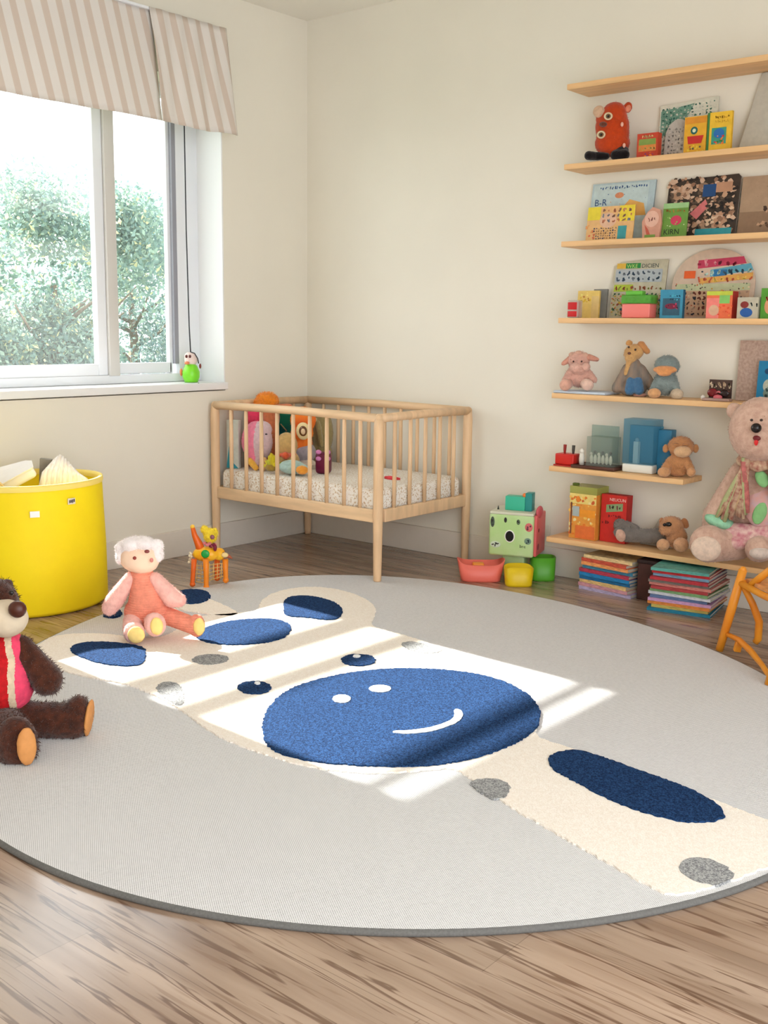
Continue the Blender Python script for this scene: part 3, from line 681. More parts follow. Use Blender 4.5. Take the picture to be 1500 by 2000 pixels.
# fourth shelf
z = ZZ[3]
card('little_card', 'grey-blue card at the left end of the shelf, behind the yellow card', 'card', 1.885, z, 0.07, 0.132, (128,128,124), [('t','al',0.25,0.72,0.24,(60,66,76)),('r',0,0,0.3,0.7,(150,148,140))], y=-0.05, lean=0.08, seed=20, th=0.012)
card('little_card', 'yellow card with scalloped top behind the small red cup', 'card', 1.825, z, 0.112, 0.124, (222,190,104), [('d',0.1,0.55,0.6,0.95,18,0.06,[(214,176,50),(180,120,50),(232,214,120)]),('r',0.66,0,1,0.8,(214,184,120))], y=-0.085, lean=0.05, seed=21, th=0.012)
f = MB(); f.box((0,0,0.04), (0.06,0.04,0.08), clear((230,226,216),'clear_plastic',0.4), bev=0.006); f.box((-0.002,-0.002,0.054), (0.05,0.038,0.036), plain((196,26,30),'red_plastic'), bev=0.004); f.box((-0.002,-0.002,0.018), (0.05,0.038,0.028), plain((200,30,34),'red_plastic'), bev=0.004)
tag(f.build('small_cup', None, (1.845,-0.15,z)), 'small clear cup with red blocks inside, at the left end of the shelf', 'cup')
ALP = [(60,100,70),(170,140,60),(150,60,50),(80,110,140),(190,190,150)]
card('letter_board', 'alphabet board with green, yellow and grey rows, behind the pink tub', 'picture', 1.965, z, 0.262, 0.262, (190,184,160), [('r',0.05,0.86,0.22,0.95,(222,180,70)),('r',0.22,0.86,0.5,0.95,(40,140,70)),('t','DICIEN',0.52,0.865,0.10,(70,84,84)),('t','WKE',0.24,0.868,0.095,(190,220,120)),('r',0.04,0.62,0.92,0.84,(172,180,184)),('s',0.06,0.62,0.9,0.83,2,9,[(60,80,100),(80,120,150),(120,130,140)]),('r',0.04,0.46,0.4,0.58,(172,190,60)),('s',0.04,0.46,0.95,0.58,1,12,[(120,130,50),(160,90,60)]),('s',0.03,0.03,0.97,0.44,5,12,ALP),('d',0.03,0.03,0.97,0.42,170,0.024,[(200,160,50),(190,90,70),(120,140,90),(210,196,150)])], y=-0.04, lean=0.15, seed=22, outline=[(0,0),(1,0),(1,1),(0.5,1),(0.12,0.97),(0,0.9)], side=(170,160,136))
# pink tub with green lid
tb = thing('plastic_tub', 'small pink tub with a clear green upper half on the fourth shelf', 'tub', (2.16,-0.135,z))
f = MB(); f.box((0,0,0.032), (0.135,0.07,0.062), plain((238,128,120),'pink_plastic',0.35), bev=0.006); f.build('base', tb)
f = MB(); f.box((0,0,0.082), (0.142,0.075,0.038), clear((110,200,80),'green_clear_plastic',0.45), bev=0.005); f.build('lid', tb)
f = MB(); f.box((-0.02,0.0,0.108), (0.08,0.04,0.022), plain((110,190,70),'green_plastic',0.4), bev=0.005); f.build('handle', tb)
ARC = [(0,0),(1,0)]+[(0.5+0.5*math.cos(t*PI/16), 0.5+0.5*math.sin(t*PI/16)) for t in range(17)]
card('arched_letter_board', 'large arched board with bands of red, blue and orange letters', 'picture', 2.262, z, 0.372, 0.298, (206,182,160), [
 ('p',[(0.3,0.72),(0.88,0.78),(0.84,0.88),(0.3,0.84)],(190,60,90)),('s',0.28,0.73,0.86,0.87,1,7,[(232,150,160),(150,30,60),(120,40,60)]),
 ('p',[(0.46,0.6),(0.97,0.68),(0.93,0.78),(0.46,0.7)],(90,160,180)),('r',0.5,0.6,0.66,0.7,(40,110,160)),('s',0.3,0.6,0.96,0.72,1,9,[(60,90,110),(180,210,200)]),('r',0.14,0.58,0.28,0.69,(226,96,40)),
 ('p',[(0.34,0.5),(0.97,0.56),(0.97,0.65),(0.34,0.58)],(216,160,80)),('s',0.3,0.5,0.97,0.62,1,10,[(190,90,60),(230,190,90)]),
 ('s',0.1,0.4,0.95,0.5,1,12,[(40,34,34),(120,90,60),(140,150,90)]),('r',0.05,0.03,0.95,0.40,(196,160,130)),('r',0.05,0.40,0.95,0.50,(186,190,150)),('d',0.05,0.05,0.95,0.5,90,0.02,[(190,90,70),(120,140,110),(90,70,60),(222,200,160),(200,150,70)]),('s',0.08,0.04,0.95,0.4,5,14,[(120,60,50),(90,70,60),(170,140,120),(60,60,70)])], y=-0.04, lean=0.11, seed=23, outline=ARC, side=(214,190,176))
book('small_book', 'blue book with dark red fruit on its cover, in front of the arched board', 2.262, z, 0.105, 0.122, 0.022, (60,140,170), [('r',0.12,0.1,0.88,0.7,(50,90,110)),('o',0.5,0.42,0.28,0.1,(120,30,60)),('d',0.25,0.35,0.8,0.5,8,0.05,[(190,50,90),(60,30,50)]),('s',0.4,0.6,0.9,0.85,2,5,[(30,60,80),(80,180,200)])], -0.12, seed=24, side=(40,100,130))
book('toy_box', 'toy box with a pink, orange and green front and a dark red side', 2.482, z, 0.112, 0.112, 0.06, (232,110,70), [('r',0,0,0.5,0.75,(236,130,120)),('r',0.5,0.55,0.9,0.85,(130,190,100)),('r',0,0.85,1,1,(190,200,70)),('o',0.3,0.3,0.2,0.2,(214,170,140)),('d',0.5,0,1,0.5,14,0.06,[(226,80,50),(240,150,60)])], -0.10, seed=25, side=(170,36,30), cat='box')
book('toy_block', 'beige block with blue and dark red pictures, beside the orange-fronted box', 2.618, z, 0.088, 0.086, 0.045, (188,180,160), [('o',0.35,0.65,0.2,0.16,(130,44,40)),('o',0.45,0.28,0.3,0.22,(40,90,160)),('s',0.6,0.5,0.98,0.8,1,2,[(70,80,80)])], -0.12, seed=26, cat='block')
book('toy_block', 'green block cut by the right edge of the photo, on the fourth shelf', 2.712, z, 0.09, 0.122, 0.045, (84,150,50), [('o',0.4,0.4,0.22,0.25,(214,150,110)),('s',0.2,0.5,0.8,0.8,1,3,[(190,80,60)])], -0.11, seed=27, cat='block')
# fifth shelf
z = ZZ[4]
f = MB(); f.box((0,0,0.006), (0.27,0.15,0.012), mat('pale_blue_cover', (196,208,222), 0.5), bev=0.005)
tag(f.build('flat_book', None, (1.905,-0.115,z)), 'thin pale blue book lying flat under the pink plush lamb', 'book')
card('big_board', 'large pinkish speckled board behind the blue picture and the sunglasses card', 'picture', 2.585, z, 0.42, 0.255, mat('speckled_board', (190,164,148), 0.8, 0, col2=(168,140,126), vscale=90), [], y=-0.03, lean=0.07, seed=30, th=0.01)
card('blue_picture', 'bright blue picture with grey figures at the right edge of the photo', 'picture', 2.69, z, 0.16, 0.172, (20,118,160), [('o',0.25,0.75,0.08,0.07,(16,60,96)),('o',0.3,0.4,0.14,0.16,(170,176,160)),('o',0.6,0.45,0.14,0.16,(160,170,160)),('o',0.5,0.22,0.32,0.2,(110,130,120)),('s',0.2,0.1,0.85,0.5,3,5,[(40,60,60),(190,190,170)])], y=-0.075, lean=0.08, seed=31)
gl = thing('sunglasses_card', 'small dark lettered card with a pair of red sunglasses in front, beside the big teddy', 'card', (2.497,-0.125,z))
f = MB(); f.box((0.055,0.0,0.045), (0.10,0.004,0.088), paper((70,48,40))); mb2 = MB()
decal(f, 0.105, 0.09, 0.002, [('s',0.02,0.5,0.98,0.95,1,5,[(190,160,130),(214,190,160)]),('d',0.1,0.4,0.9,0.5,8,0.05,[(200,120,100)])], random.Random(5)); f.build('card', gl)
f = MB(); f.ell((0.03,-0.022,0.034), (0.024,0.008,0.018), plain((110,12,22),'red_lens',0.15)); f.ell((0.083,-0.022,0.032), (0.022,0.008,0.016), plain((40,22,24),'dark_lens',0.15)); f.tube([(0.05,-0.024,0.036),(0.06,-0.026,0.04),(0.066,-0.024,0.035)], 0.004, plain((200,110,110),'pink_frame')); f.build('sunglasses', gl)
f = MB(); f.box((0.055,-0.03,0.006), (0.12,0.04,0.012), plain((170,140,130),'card_foot'), bev=0.004); f.ell((0.06,-0.035,0.016), (0.02,0.012,0.012), plain((200,96,104),'pink_bead')); f.ell((-0.006,-0.035,0.012), (0.010,0.010,0.012), plain((214,206,196),'pearl_bead',0.2)); f.build('base', gl)
# sixth shelf
z = ZZ[5]
f = MB(); f.box((0,0,0.032), (0.10,0.07,0.052), plain((204,40,34),'red_plastic',0.35), bev=0.006); f.box((0,0,0.003), (0.108,0.08,0.006), plain((180,30,30),'red_plastic'))
rc = thing('red_caddy', 'small red caddy holding two little utensils, left end of the sixth shelf', 'caddy', (1.825,-0.125,z)); f.build('body', rc)
for x, c in ((-0.018,(150,40,34)),(0.028,(70,66,60))):
    f = MB(); f.tube([(x,0,0.05),(x,0,0.075),(x+0.001,0,0.098)], [0.004,0.007,0.008], plain(c,'utensil')); f.build('utensil', rc)
ty = thing('tray', 'dark brown tray under the clear box of little white figures', 'tray', (1.985,-0.115,z)); 
f = MB(); f.box((0,0,0.006), (0.225,0.13,0.012), mat('dark_wood_tray',(84,48,36),0.5,0.1,20), bev=0.004); f.build('board', ty)
f = MB(); f.tube([(-0.11,-0.062,0.013),(0.11,-0.062,0.013),(0.11,0.062,0.013),(-0.11,0.062,0.013)], 0.003, mat('dark_wood_tray',(84,48,36),0.5,0.1,20), 8, closed=True); f.build('rim', ty)
cb_ = thing('clear_box', 'clear box with small white animal pictures standing on the dark tray', 'box', (2.0,-0.105,z+0.0125))
f = MB(); f.box((0,0,0.068), (0.13,0.085,0.135), clear((196,206,196),'clear_plastic',0.18)); f.build('case', cb_)
f = MB(); f.box((-0.01,0.03,0.10), (0.14,0.004,0.17), clear((176,196,188),'clear_plastic',0.3)); f.build('back_panel', cb_)
f = MB()
rr = random.Random(9)
for k in range(6):
    x = -0.05+k*0.02; f.ell((x,-0.02,0.03), (0.008,0.008,0.022), plain((226,222,206),'white_figure')); f.ell((x,-0.024,0.055+0.008*(k%2)), (0.007,0.007,0.008), plain((60,64,66) if k%2 else (226,222,206),'figure_head'))
f.build('figure_row', cb_)
f = MB(); f.tube([(0,0,0),(0,0,0.03),(0,0,0.055)], [0.011,0.013,0.010], plain((226,220,208),'white_figure')); f.ell((0,0,0.064), (0.011,0.011,0.012), plain((232,226,214),'white_figure')); tag(f.build('small_figure', None, (1.908,-0.14,z+0.0125)), 'tiny white figure standing between the red caddy and the clear box', 'figure')
cs = thing('blue_case', 'blue clear-fronted case with a white base beside the brown monkey', 'case', (2.205,-0.10,z))
f = MB(); f.box((-0.01,0,0.02), (0.15,0.10,0.04), plain((226,224,214),'white_plastic',0.4), bev=0.008); f.build('base', cs)
f = MB(); f.box((-0.01,0.03,0.125), (0.15,0.03,0.17), plain((54,128,156),'blue_panel',0.4)); f.build('back', cs)
f = MB(); f.box((-0.01,-0.005,0.142), (0.148,0.09,0.20), clear((120,180,206),'blue_clear_plastic',0.2)); f.build('cover', cs)
f = MB(); f.box((-0.03,-0.02,0.09), (0.024,0.02,0.10), plain((206,206,196),'white_tube')); f.ell((-0.03,-0.02,0.145), (0.01,0.01,0.012), plain((140,170,180),'tube_top')); f.build('tube', cs)
f = MB(); f.box((0.095,0.02,0.10), (0.065,0.05,0.20), plain((44,112,146),'blue_panel',0.4), bev=0.004); f.build('side_box', cs)
# seventh (lowest) shelf
z = ZZ[6]
pb = thing('picture_box', 'orange and yellow picture box with a clear green lid on the lowest shelf', 'box', (1.925,-0.085,z))
f = MB(); f.box((0,0,0.108), (0.140,0.11,0.215), paper((226,150,60)))
decal(f, 0.140, 0.215, 0.0, [], random.Random(1)); o = f.build('body', pb)
f = MB(); decal(f, 0.140, 0.215, 0.0, [('r',0.0,0.78,1,1,(232,206,120)),('d',0.02,0.1,0.98,0.95,60,0.05,[(240,190,90),(222,120,40),(236,216,150),(200,90,40)]),('r',0.4,0.5,0.98,0.66,(236,150,40)),('r',0.25,0.02,0.98,0.3,(220,110,50)),('r',0.05,0.1,0.1,0.8,(120,70,50)),('r',0.12,0.5,0.38,0.72,(170,180,176)),('o',0.32,0.88,0.08,0.07,(232,130,40))], random.Random(8))
o = f.build('front_picture', pb, (-0.070,-0.056,0))
f = MB(); f.box((0,0,0.232), (0.144,0.112,0.034), clear((200,206,110),'lime_clear_plastic',0.5)); f.box((-0.055,-0.03,0.255), (0.03,0.02,0.012), plain((90,110,40),'green_knob'), bev=0.004); f.build('lid', pb)
book('red_book', 'thick red book with a green oval label standing beside the orange picture box', 2.006, z, 0.130, 0.222, 0.055, (196,38,30), [('p',[(0.2,0.62),(0.85,0.68),(0.85,0.84),(0.2,0.78)],(128,150,104)),('s',0.25,0.66,0.8,0.8,1,4,[(130,40,60),(60,60,50)]),('t','NEUCUN',0.32,0.87,0.09,(236,200,190)),('s',0.3,0.5,0.8,0.6,1,6,[(110,20,20)]),('s',0.05,0.36,0.35,0.46,1,3,[(110,20,20)])], -0.06, seed=33, side=(176,30,26), lean=0.02)
f = MB(); f.prism([(-0.09,0),(0.09,0),(0.02,0.10),(0.0,0.13),(-0.03,0.07)], 0, 0.03, mat('grey_tissue',(168,156,142),0.9,0.05,30), M=Matrix(((1,0,0,0),(0,0,-1,0),(0,1,0,0),(0,0,0,1)))); decal(f, 0.1, 0.1, 0.03, [('t','BORW',-0.3,0.3,0.25,(120,108,96))], random.Random(2))
tag(f.build('folded_tissue', None, (2.27,-0.02,z)), 'grey folded paper peak behind the grey and brown plush toys on the lowest shelf', 'paper')
# wall outlet
wo = thing('wall_outlet', 'pale outlet plate on the wall between the cube toy and the shelves', 'outlet', (1.615,-0.002,0.215))
f = MB(); f.box((0,-0.004,0), (0.115,0.008,0.062), mat('outlet_plate',(218,210,196),0.5), bev=0.003); f.build('plate', wo)
f = MB(); f.box((-0.03,-0.010,-0.005), (0.03,0.006,0.034), mat('outlet_plate',(218,210,196),0.5), bev=0.002); f.build('socket', wo)
f = MB(); decal(f, 0.05, 0.05, 0.0086, [('t','22',0.1,-0.4,0.42,(110,104,94))], random.Random(1)); f.build('numerals', wo)

# stacks of books on the floor
def spine_col(c): return mat('book_cover', c, 0.55, 0.25, 45, stretch=(1,1,6))
pgm = mat('book_pages', (206,194,176), 0.9, 0.15, 8, stretch=(1,1,40))
def flat_book(x, y, z, w, d, t, c, rz, label, group):
    b_ = thing('book', label, 'book', (x,y,z), rz, group)
    f = MB(); cm = spine_col(c); e = 0.0018
    f.box((0,0,e/2), (w,d,e), cm); f.box((0,0,t-e/2), (w,d,e), cm); f.box((0,-d/2+e/2,t/2), (w,e,t-2*e), cm); f.build('cover', b_)
    f = MB(); f.box((0,0.002,t/2), (w-0.006,d-0.008,t-2*e-0.0004), pgm); f.build('pages', b_)
def stack(cx, cy, cols, w, d, rz, where, zt, group):
    rr = random.Random(int(cx*100)); n = len(cols); z = 0.0005
    for i, (c, nm) in enumerate(cols[::-1]):
        t = (zt-0.001)/n*(1.0)
        pos = 'bottom' if i == 0 else ('top' if i == n-1 else None)
        up = cols[::-1][i-1][1] if i else 'floor'
        lab = '%s book in the %s stack, %s' % (nm, where, 'lying on the floor' if i == 0 else ('topmost, above the %s one' % up if i == n-1 else 'just above the %s one' % up))
        flat_book(cx+rr.uniform(-.008,.008), cy+rr.uniform(-.012,.008), z, w+rr.uniform(-.02,.012), d+rr.uniform(-.02,.01), t-0.0004, c, rz+rr.uniform(-.06,.06), lab, group)
        z += t
L = [((214,190,140),'cream and orange'),((196,80,60),'rust red'),((226,150,90),'peach'),((64,130,160),'steel blue'),((176,56,76),'crimson'),((30,120,176),'bright blue'),((24,100,150),'deep blue'),((214,180,120),'straw yellow'),((196,140,150),'dusty pink'),((176,164,196),'lilac')]
Rr = [((90,160,150),'teal green'),((190,40,46),'red'),((120,160,186),'pale blue'),((180,50,60),'raspberry'),((120,110,104),'grey brown'),((206,130,120),'salmon'),((170,60,64),'brick red'),((120,160,110),'leaf green'),((206,206,214),'off-white'),((90,110,150),'slate blue'),((196,150,190),'mauve'),((214,130,60),'orange'),((190,170,90),'mustard'),((30,120,150),'peacock blue')]
stack(2.09, -0.085, L, 0.27, 0.20, -0.10, 'left floor', 0.168, 'books stacked on the floor under the left end of the lowest shelf')
stack(2.475, -0.155, Rr, 0.265, 0.27, 0.12, 'right floor', 0.192, 'books stacked on the floor beside the orange chair')
db = thing('storage_box', 'dark brown box tucked between the two stacks of books', 'box', (2.285, -0.10, 0))
f = MB(); f.box((0,0,0.085), (0.09,0.16,0.17), mat('dark_box',(70,36,30),0.7,0.2,20), bev=0.004); f.build('body', db)
f = MB(); f.box((0,0,0.178), (0.098,0.168,0.016), mat('dark_box_lid',(44,26,24),0.7), bev=0.003); f.build('lid', db)
# ------------------------------------------------------------------ yellow fabric bin
def bin_mat(c, tr):
    m = mat('yellow_felt', c, 0.6, 0.02, 8, 0.1, 400, 0.3)
    return m
by = bin_mat((255,226,22), 0); BX, BY = 0.30, -2.03
bn = thing('storage_bin', 'big bright yellow fabric bin standing against the wall under the window', 'storage bin', (BX,BY,0))
BZ = 0.0
prof = [(0.0,0.004),(0.96,0.004),(1.0,0.02),(0.995,0.25),(0.975,0.42),(0.965,0.53),(0.955,0.545),(0.935,0.546),(0.925,0.53),(0.93,0.3),(0.95,0.03),(0.0,0.025)]
f = MB(); f.lathe(prof, by, 72, (0,0,BZ), 0.285, 0.325); f.build('body', bn)
f = MB(); f.lathe([(0.972,0.527),(0.980,0.538),(0.972,0.552),(0.93,0.552),(0.918,0.540),(0.922,0.527)], mat('yellow_binding',(255,228,120),0.6), 72, (0,0,BZ), 0.285, 0.325); f.build('rim', bn)
def on_bin(a, z, off=0.003, k=0.975): return Vector((0.285*k*math.cos(a)+off*math.cos(a), 0.325*k*math.sin(a)+off*math.sin(a), z))
f = MB(); f.tube([on_bin(-1.03, z_, 0.002, 1.002-0.06*(z_/0.55)**2*0.6) for z_ in (0.02,0.15,0.3,0.42,0.525)], 0.0022, mat('yellow_seam',(226,180,20),0.7), 6); f.build('seam', bn)
def tagp(a0, a1, z0, z1, m, name, marks=None):
    f = MB(); n = 6; vs = []; fs = []
    for k in (0, 1):
        for i in range(n+1):
            a = a0+(a1-a0)*i/n
            for z_ in (z0, z1): vs.append(on_bin(a, z_, 0.003+0.003*k, 0.985))
    W_ = 2*(n+1)
    for i in range(n):
        fs += [(W_+2*i, W_+2*i+2, W_+2*i+3, W_+2*i+1), (2*i+1, 2*i+3, 2*i+2, 2*i), (2*i, 2*i+2, W_+2*i+2, W_+2*i), (2*i+1, W_+2*i+1, W_+2*i+3, 2*i+3)]
    fs += [(0,W_,W_+1,1),(2*n,2*n+1,W_+2*n+1,W_+2*n)]
    f.add(vs, fs, m)
    if marks:
        rr = random.Random(4)
        for i in range(4):
            a = a0+(a1-a0)*(0.15+0.2*i)
            q = [on_bin(a+0.0, z0+(z1-z0)*rr.uniform(0.1,0.4), 0.0068, 0.985), on_bin(a+(a1-a0)*0.16, z0+(z1-z0)*0.3, 0.0068, 0.985), on_bin(a+(a1-a0)*0.16, z0+(z1-z0)*0.85, 0.0068, 0.985), on_bin(a, z0+(z1-z0)*rr.uniform(0.6,0.9), 0.0068, 0.985)]
            f.add(q, [(0,1,2,3)], marks)
    f.build(name, bn)
tagp(-0.52, -0.40, 0.425, 0.45, plain((250,250,246),'white_tag'), 'label_tag')
tagp(-0.02, 0.09, 0.465, 0.49, plain((236,226,200),'cream_tag'), 'brand_tag', plain((60,50,60),'dark_mark'))
# papers and cloths in the bin
bx = Vector((BX,BY,0))
f = MB(); mwh = mat('white_paper',(244,240,236),0.8); 
T0 = Matrix.Translation((0.225,-2.09,0.55)) @ Euler((0.0,-0.50,0.85)).to_matrix().to_4x4()
for k in range(5): f.box((0.0,0.012*k-0.02,0.006*k), (0.25-0.015*k,0.055,0.004), mwh, rot=(0.5+0.12*k,0.06*k,0), M=T0)
f.box((0.0,0.01,-0.03), (0.22,0.05,0.05), mwh, M=T0, bev=0.015)
tag(f.build('paper_roll'), 'bundle of white folded papers sticking out of the yellow bin, leaning right', 'paper')
f = MB(); mst = mat('striped_white_cloth',(250,248,246),0.9,0,col2=(236,226,218),vscale=4,stretch=(30,30,1))
for k in range(9):
    a = -0.5+k*0.13; x0, y0 = 0.325+0.009*k, -1.945+0.010*k
    base = Vector((x0+0.05*math.sin(a)*1.2, y0+0.06*math.sin(a), 0.475)); tip = Vector((0.315+0.008*k, -1.905+0.006*k, 0.640-0.006*abs(k-2)**1.4))
    f.tube([base, base.lerp(tip,0.5)+Vector((0.02*math.sin(a),0.02*math.sin(a),0.01)), tip], [0.020,0.017,0.006], mst, 8)
tag(f.build('striped_cloth'), 'white pleated cloth gathered to a peak in the yellow bin', 'cloth')
f = MB(); f.box((0,0,0), (0.05,0.02,0.14), mat('grey_book',(140,134,124),0.8,0.1,30)); tag(f.build('grey_notebook', None, (0.22,-1.90,0.545), (0.1,0.1,0.7)), 'small grey notebook upright between the papers and the cloth in the bin', 'notebook')
f = MB(); f.box((0,0,0), (0.10,0.012,0.10), mat('wood_triangle',(226,196,140),0.7,0.15,30), rot=(0,0.785,0)); f.box((0,-0.007,0), (0.072,0.004,0.072), mat('tan_pattern',(196,160,110),0.8,0.3,80), rot=(0,0.785,0)); tag(f.build('picture_tile', None, (0.30,-2.20,0.505), (0.1,0,0.7)), 'tan tile with its corner pointing up out of the yellow bin', 'tile')

DARK = plain((30,20,18),'dark_bead',0.25)
def gw(px, py, z=0.0):   # ground point under a place in the room, written out
    d = FW*FOC+RT*(px-750)-UP*(py-1000); t = (z-CAM.z)/d.z; return CAM+d*t

# ------------------------------------------------------------------ brown teddy in a red jacket
g = Fig('teddy_bear', 'dark brown teddy bear in a red jacket with pink and cream stripes', 'teddy bear', 0, 1440, (1.664, -2.957, RT_), 0.693)
BR = (72,34,18); brm = mat('brown_fur', BR, 0.85, 0.35, 60, 0.6, 200, 0.2, 0.3)
fk = dict(fur=9000, flen=0.011, fw=0.0011)
g.soft('body', [g.E(2,1335,56,80,50,0.0), g.E(-2,1398,62,44,52,0.0),
  g.C(0,1275,-6,1225,34,34,0.0,0.01), g.E(-22,1180,58,52,52,0.0), g.E(-72,1140,20,20,12,0.01), g.E(14,1140,12,10,10,0.03),
  g.C(42,1262,92,1328,22,31,0.0,-0.01), g.C(-42,1262,-90,1335,22,31),
  g.C(28,1405,128,1408,36,36,0.0,-0.01), g.E(150,1402,27,46,34,-0.01,(0,0.12,0)),
  g.C(0,1405,28,1438,36,38,-0.02,-0.15), g.E(32,1452,40,52,32,-0.20)], brm, vox=0.006, **fk)
def stripe(c):
    u = (c.x-g.p(0,1330,0)[0])/g.k
    e = u-8-26*math.sqrt(max(0,1-((c.z/g.k-110)/110)**2))
    return 0 if e < 0 else (1 if e < 11 else 2)
jr = mat('red_jersey',(190,12,20),0.85,0.15,60,0.4,400); jc = mat('cream_stripe',(214,190,160),0.9,0.1,60); jp = mat('pink_stripe',(236,70,104),0.85,0.1,60,0.3,300)
soft([g.E(1,1328,66,74,60,-0.006), g.C(-4,1268,10,1268,40,40,-0.008,-0.008)], jr, 'jacket', g.root, vox=0.0035, mfun=stripe, mats=[jr,jc,jp])
g.soft('muzzle', [g.E(10,1208,43,36,40,-0.065)], mat('cream_felt',(214,196,170),0.9,0.03,30), vox=0.005)
g.ball('nose', 34,1190,17,16,14,-0.115, mat('nose_brown',(78,36,24),0.35))
for x in (-14, 22): g.ball('eye', x,1158,5,5,4,-0.078, DARK)
tanm = mat('tan_suede',(206,140,78),0.7,0.08,30)
g.soft('foot_pad', [g.E(174,1402,7,38,26,-0.012,(0,0.14,0))], tanm, vox=0.004)
g.soft('foot_pad', [g.E(52,1458,18,37,9,-0.243,(0,0,0.5))], tanm, vox=0.004)

# ------------------------------------------------------------------ pink knitted doll
g = Fig('knitted_doll', 'pink knitted doll in a fluffy white bonnet sitting on the rug beside the yellow bin', 'doll', 292, 1240, (1.150, -2.06, RTc), 0.693)
def knit(col):
    m = mat('knit', col, 0.95, 0.10, 40)
    if 'knit_done' not in m:
        m['knit_done'] = 1; n = m.node_tree.nodes; l = m.node_tree.links
        tc = n.new('ShaderNodeTexCoord'); w = n.new('ShaderNodeTexWave'); w.bands_direction = 'Z'; w.inputs['Scale'].default_value = 34; w.inputs['Distortion'].default_value = 3.0; w.inputs['Detail'].default_value = 2; w.inputs['Detail Scale'].default_value = 6
        l.new(tc.outputs['Object'], w.inputs[0]); bp = n.new('ShaderNodeBump'); bp.inputs['Strength'].default_value = 0.6; bp.inputs['Distance'].default_value = 0.005
        l.new(w.outputs['Fac'], bp.inputs['Height']); l.new(bp.outputs[0], n['Principled BSDF'].inputs['Normal'])
    return m
PK = knit((246,150,124)); PL = plush((250,190,178)); 
g.soft('body', [g.E(288,1195,46,34,34,0.0), g.C(278,1128,288,1180,22,38), g.E(277,1122,24,14,20)], PK, vox=0.005)
g.soft('arm', [g.C(254,1130,222,1175,13,18,-0.01,-0.02), g.C(222,1175,214,1188,18,15,-0.02,-0.02)], PL, vox=0.005, fur=1200, flen=0.006, fw=0.0008)
g.soft('arm', [g.C(303,1130,336,1168,13,19,-0.01,-0.02), g.C(336,1168,350,1172,19,14,-0.02,-0.02)], PL, vox=0.005, fur=1200, flen=0.006, fw=0.0008)
g.soft('leg', [g.C(262,1208,258,1225,20,18,0.0,-0.09), g.E(262,1236,21,22,14,-0.12)], PL, vox=0.005, fur=800, flen=0.005, fw=0.0008)
g.soft('leg', [g.C(295,1208,300,1215,18,16,0.0,-0.09), g.E(303,1220,21,24,13,-0.11)], PL, vox=0.005, fur=800, flen=0.005, fw=0.0008)
g.soft('leg', [g.C(320,1200,372,1220,18,17,0.0,-0.05), g.E(384,1222,17,23,15,-0.06)], PK, vox=0.005)
YP = mat('yellow_pad',(250,214,130),0.8,0.05,30)
g.soft('foot_pad', [g.E(266,1240,17,17,7,-0.146)], YP, vox=0.004); g.soft('foot_pad', [g.E(306,1223,13,18,6,-0.132)], YP, vox=0.004); g.soft('foot_pad', [g.E(389,1224,12,18,7,-0.086)], YP, vox=0.004)
g.soft('head', [g.E(273,1088,40,31,34,0.0), g.E(278,1098,32,22,30,-0.008)], mat('doll_skin',(250,214,186),0.85,0.03,20), vox=0.005)
g.soft('bonnet', [g.E(271,1074,44,27,36,0.022), g.E(238,1086,12,16,20,0.0), g.E(308,1082,11,17,18,0.0), g.E(256,1065,17,12,14,-0.035), g.E(282,1062,18,12,14,-0.035), g.E(307,1066,13,13,12,-0.01), g.E(235,1070,11,11,12,-0.01)], plush((252,240,238),'white_fleece',0.05), vox=0.005, fur=3000, flen=0.007, fw=0.001)
g.ball('eye', 263,1090,3.5,3.5,3,-0.072,(150,60,50)); g.ball('eye', 287,1077,5,3.5,3,-0.076,(130,60,56)); g.ball('cheek', 296,1094,3.5,4.5,3,-0.066,(214,130,120))

# ------------------------------------------------------------------ orange rubbery animal with a flower head
g = Fig('toy_animal', 'orange four-legged toy animal with a pointed tail and a yellow fluffy head', 'toy', 405, 1146, (0.645, -1.345, 0.0), 0.693)
OR = plain((244,140,36),'orange_rubber',0.35); OY = mat('yellow_orange_rubber',(250,196,40),0.35,0,col2=(246,160,30),vscale=18); OD = plain((232,104,30),'deep_orange_rubber',0.4)
g.soft('body', [g.E(402,1082,26,15,16,0.0), g.E(428,1082,12,13,11,0.02)], OY, vox=0.004)
for x0, x1, y1, r_, d, m in ((379,376,1136,5.5,-0.03,OD),(402,403,1142,6,-0.045,OR),(424,424,1124,6,0.05,OD),(440,441,1128,6,0.02,OR)):
    f = MB(); f.tube([g.p(x0,1092,d),g.p((x0+x1)/2,1115,d),g.p(x1,y1,d),g.p(x1,y1+8,d)], [g.r(r_),g.r(r_*0.85),g.r(r_*0.8),g.r(r_*0.9)], m, 12); f.ell(g.p(x1,y1+5,d), (g.r(r_),)*3, m); f.build('leg', g.root)
f = MB(); f.tube([g.p(376,1029,0.0),g.p(380,1045,0),g.p(388,1062,0),g.p(393,1076,0)], [g.r(4),g.r(5.5),g.r(8),g.r(9)], OD, 12); f.ell(g.p(376,1029,0), (g.r(4.5),)*3, plain((250,200,70),'yellow_tip')); f.build('tail', g.root)
g.soft('head', [g.E(411,1046,13,15,11,-0.01), g.E(399,1034,7,8,7,-0.005), g.E(420,1040,6,9,7,0)], mat('yellow_fluff',(248,216,60),0.9,0.15,80,0.8,150), vox=0.004, fur=900, flen=0.008, fw=0.0012)
g.ball('eye', 414.5,1049,4.6,4.6,3,-0.036,(140,84,96))
f = MB(); rr = random.Random(3)
for k in range(9): f.ell(g.p(400+k*2.4,1062+rr.uniform(-3,5),-0.02+rr.uniform(-0.01,0.02)), (g.r(4),g.r(4),g.r(3.2)), plain((130,30,60) if k%2 else (214,120,130),'mauve_bead'))
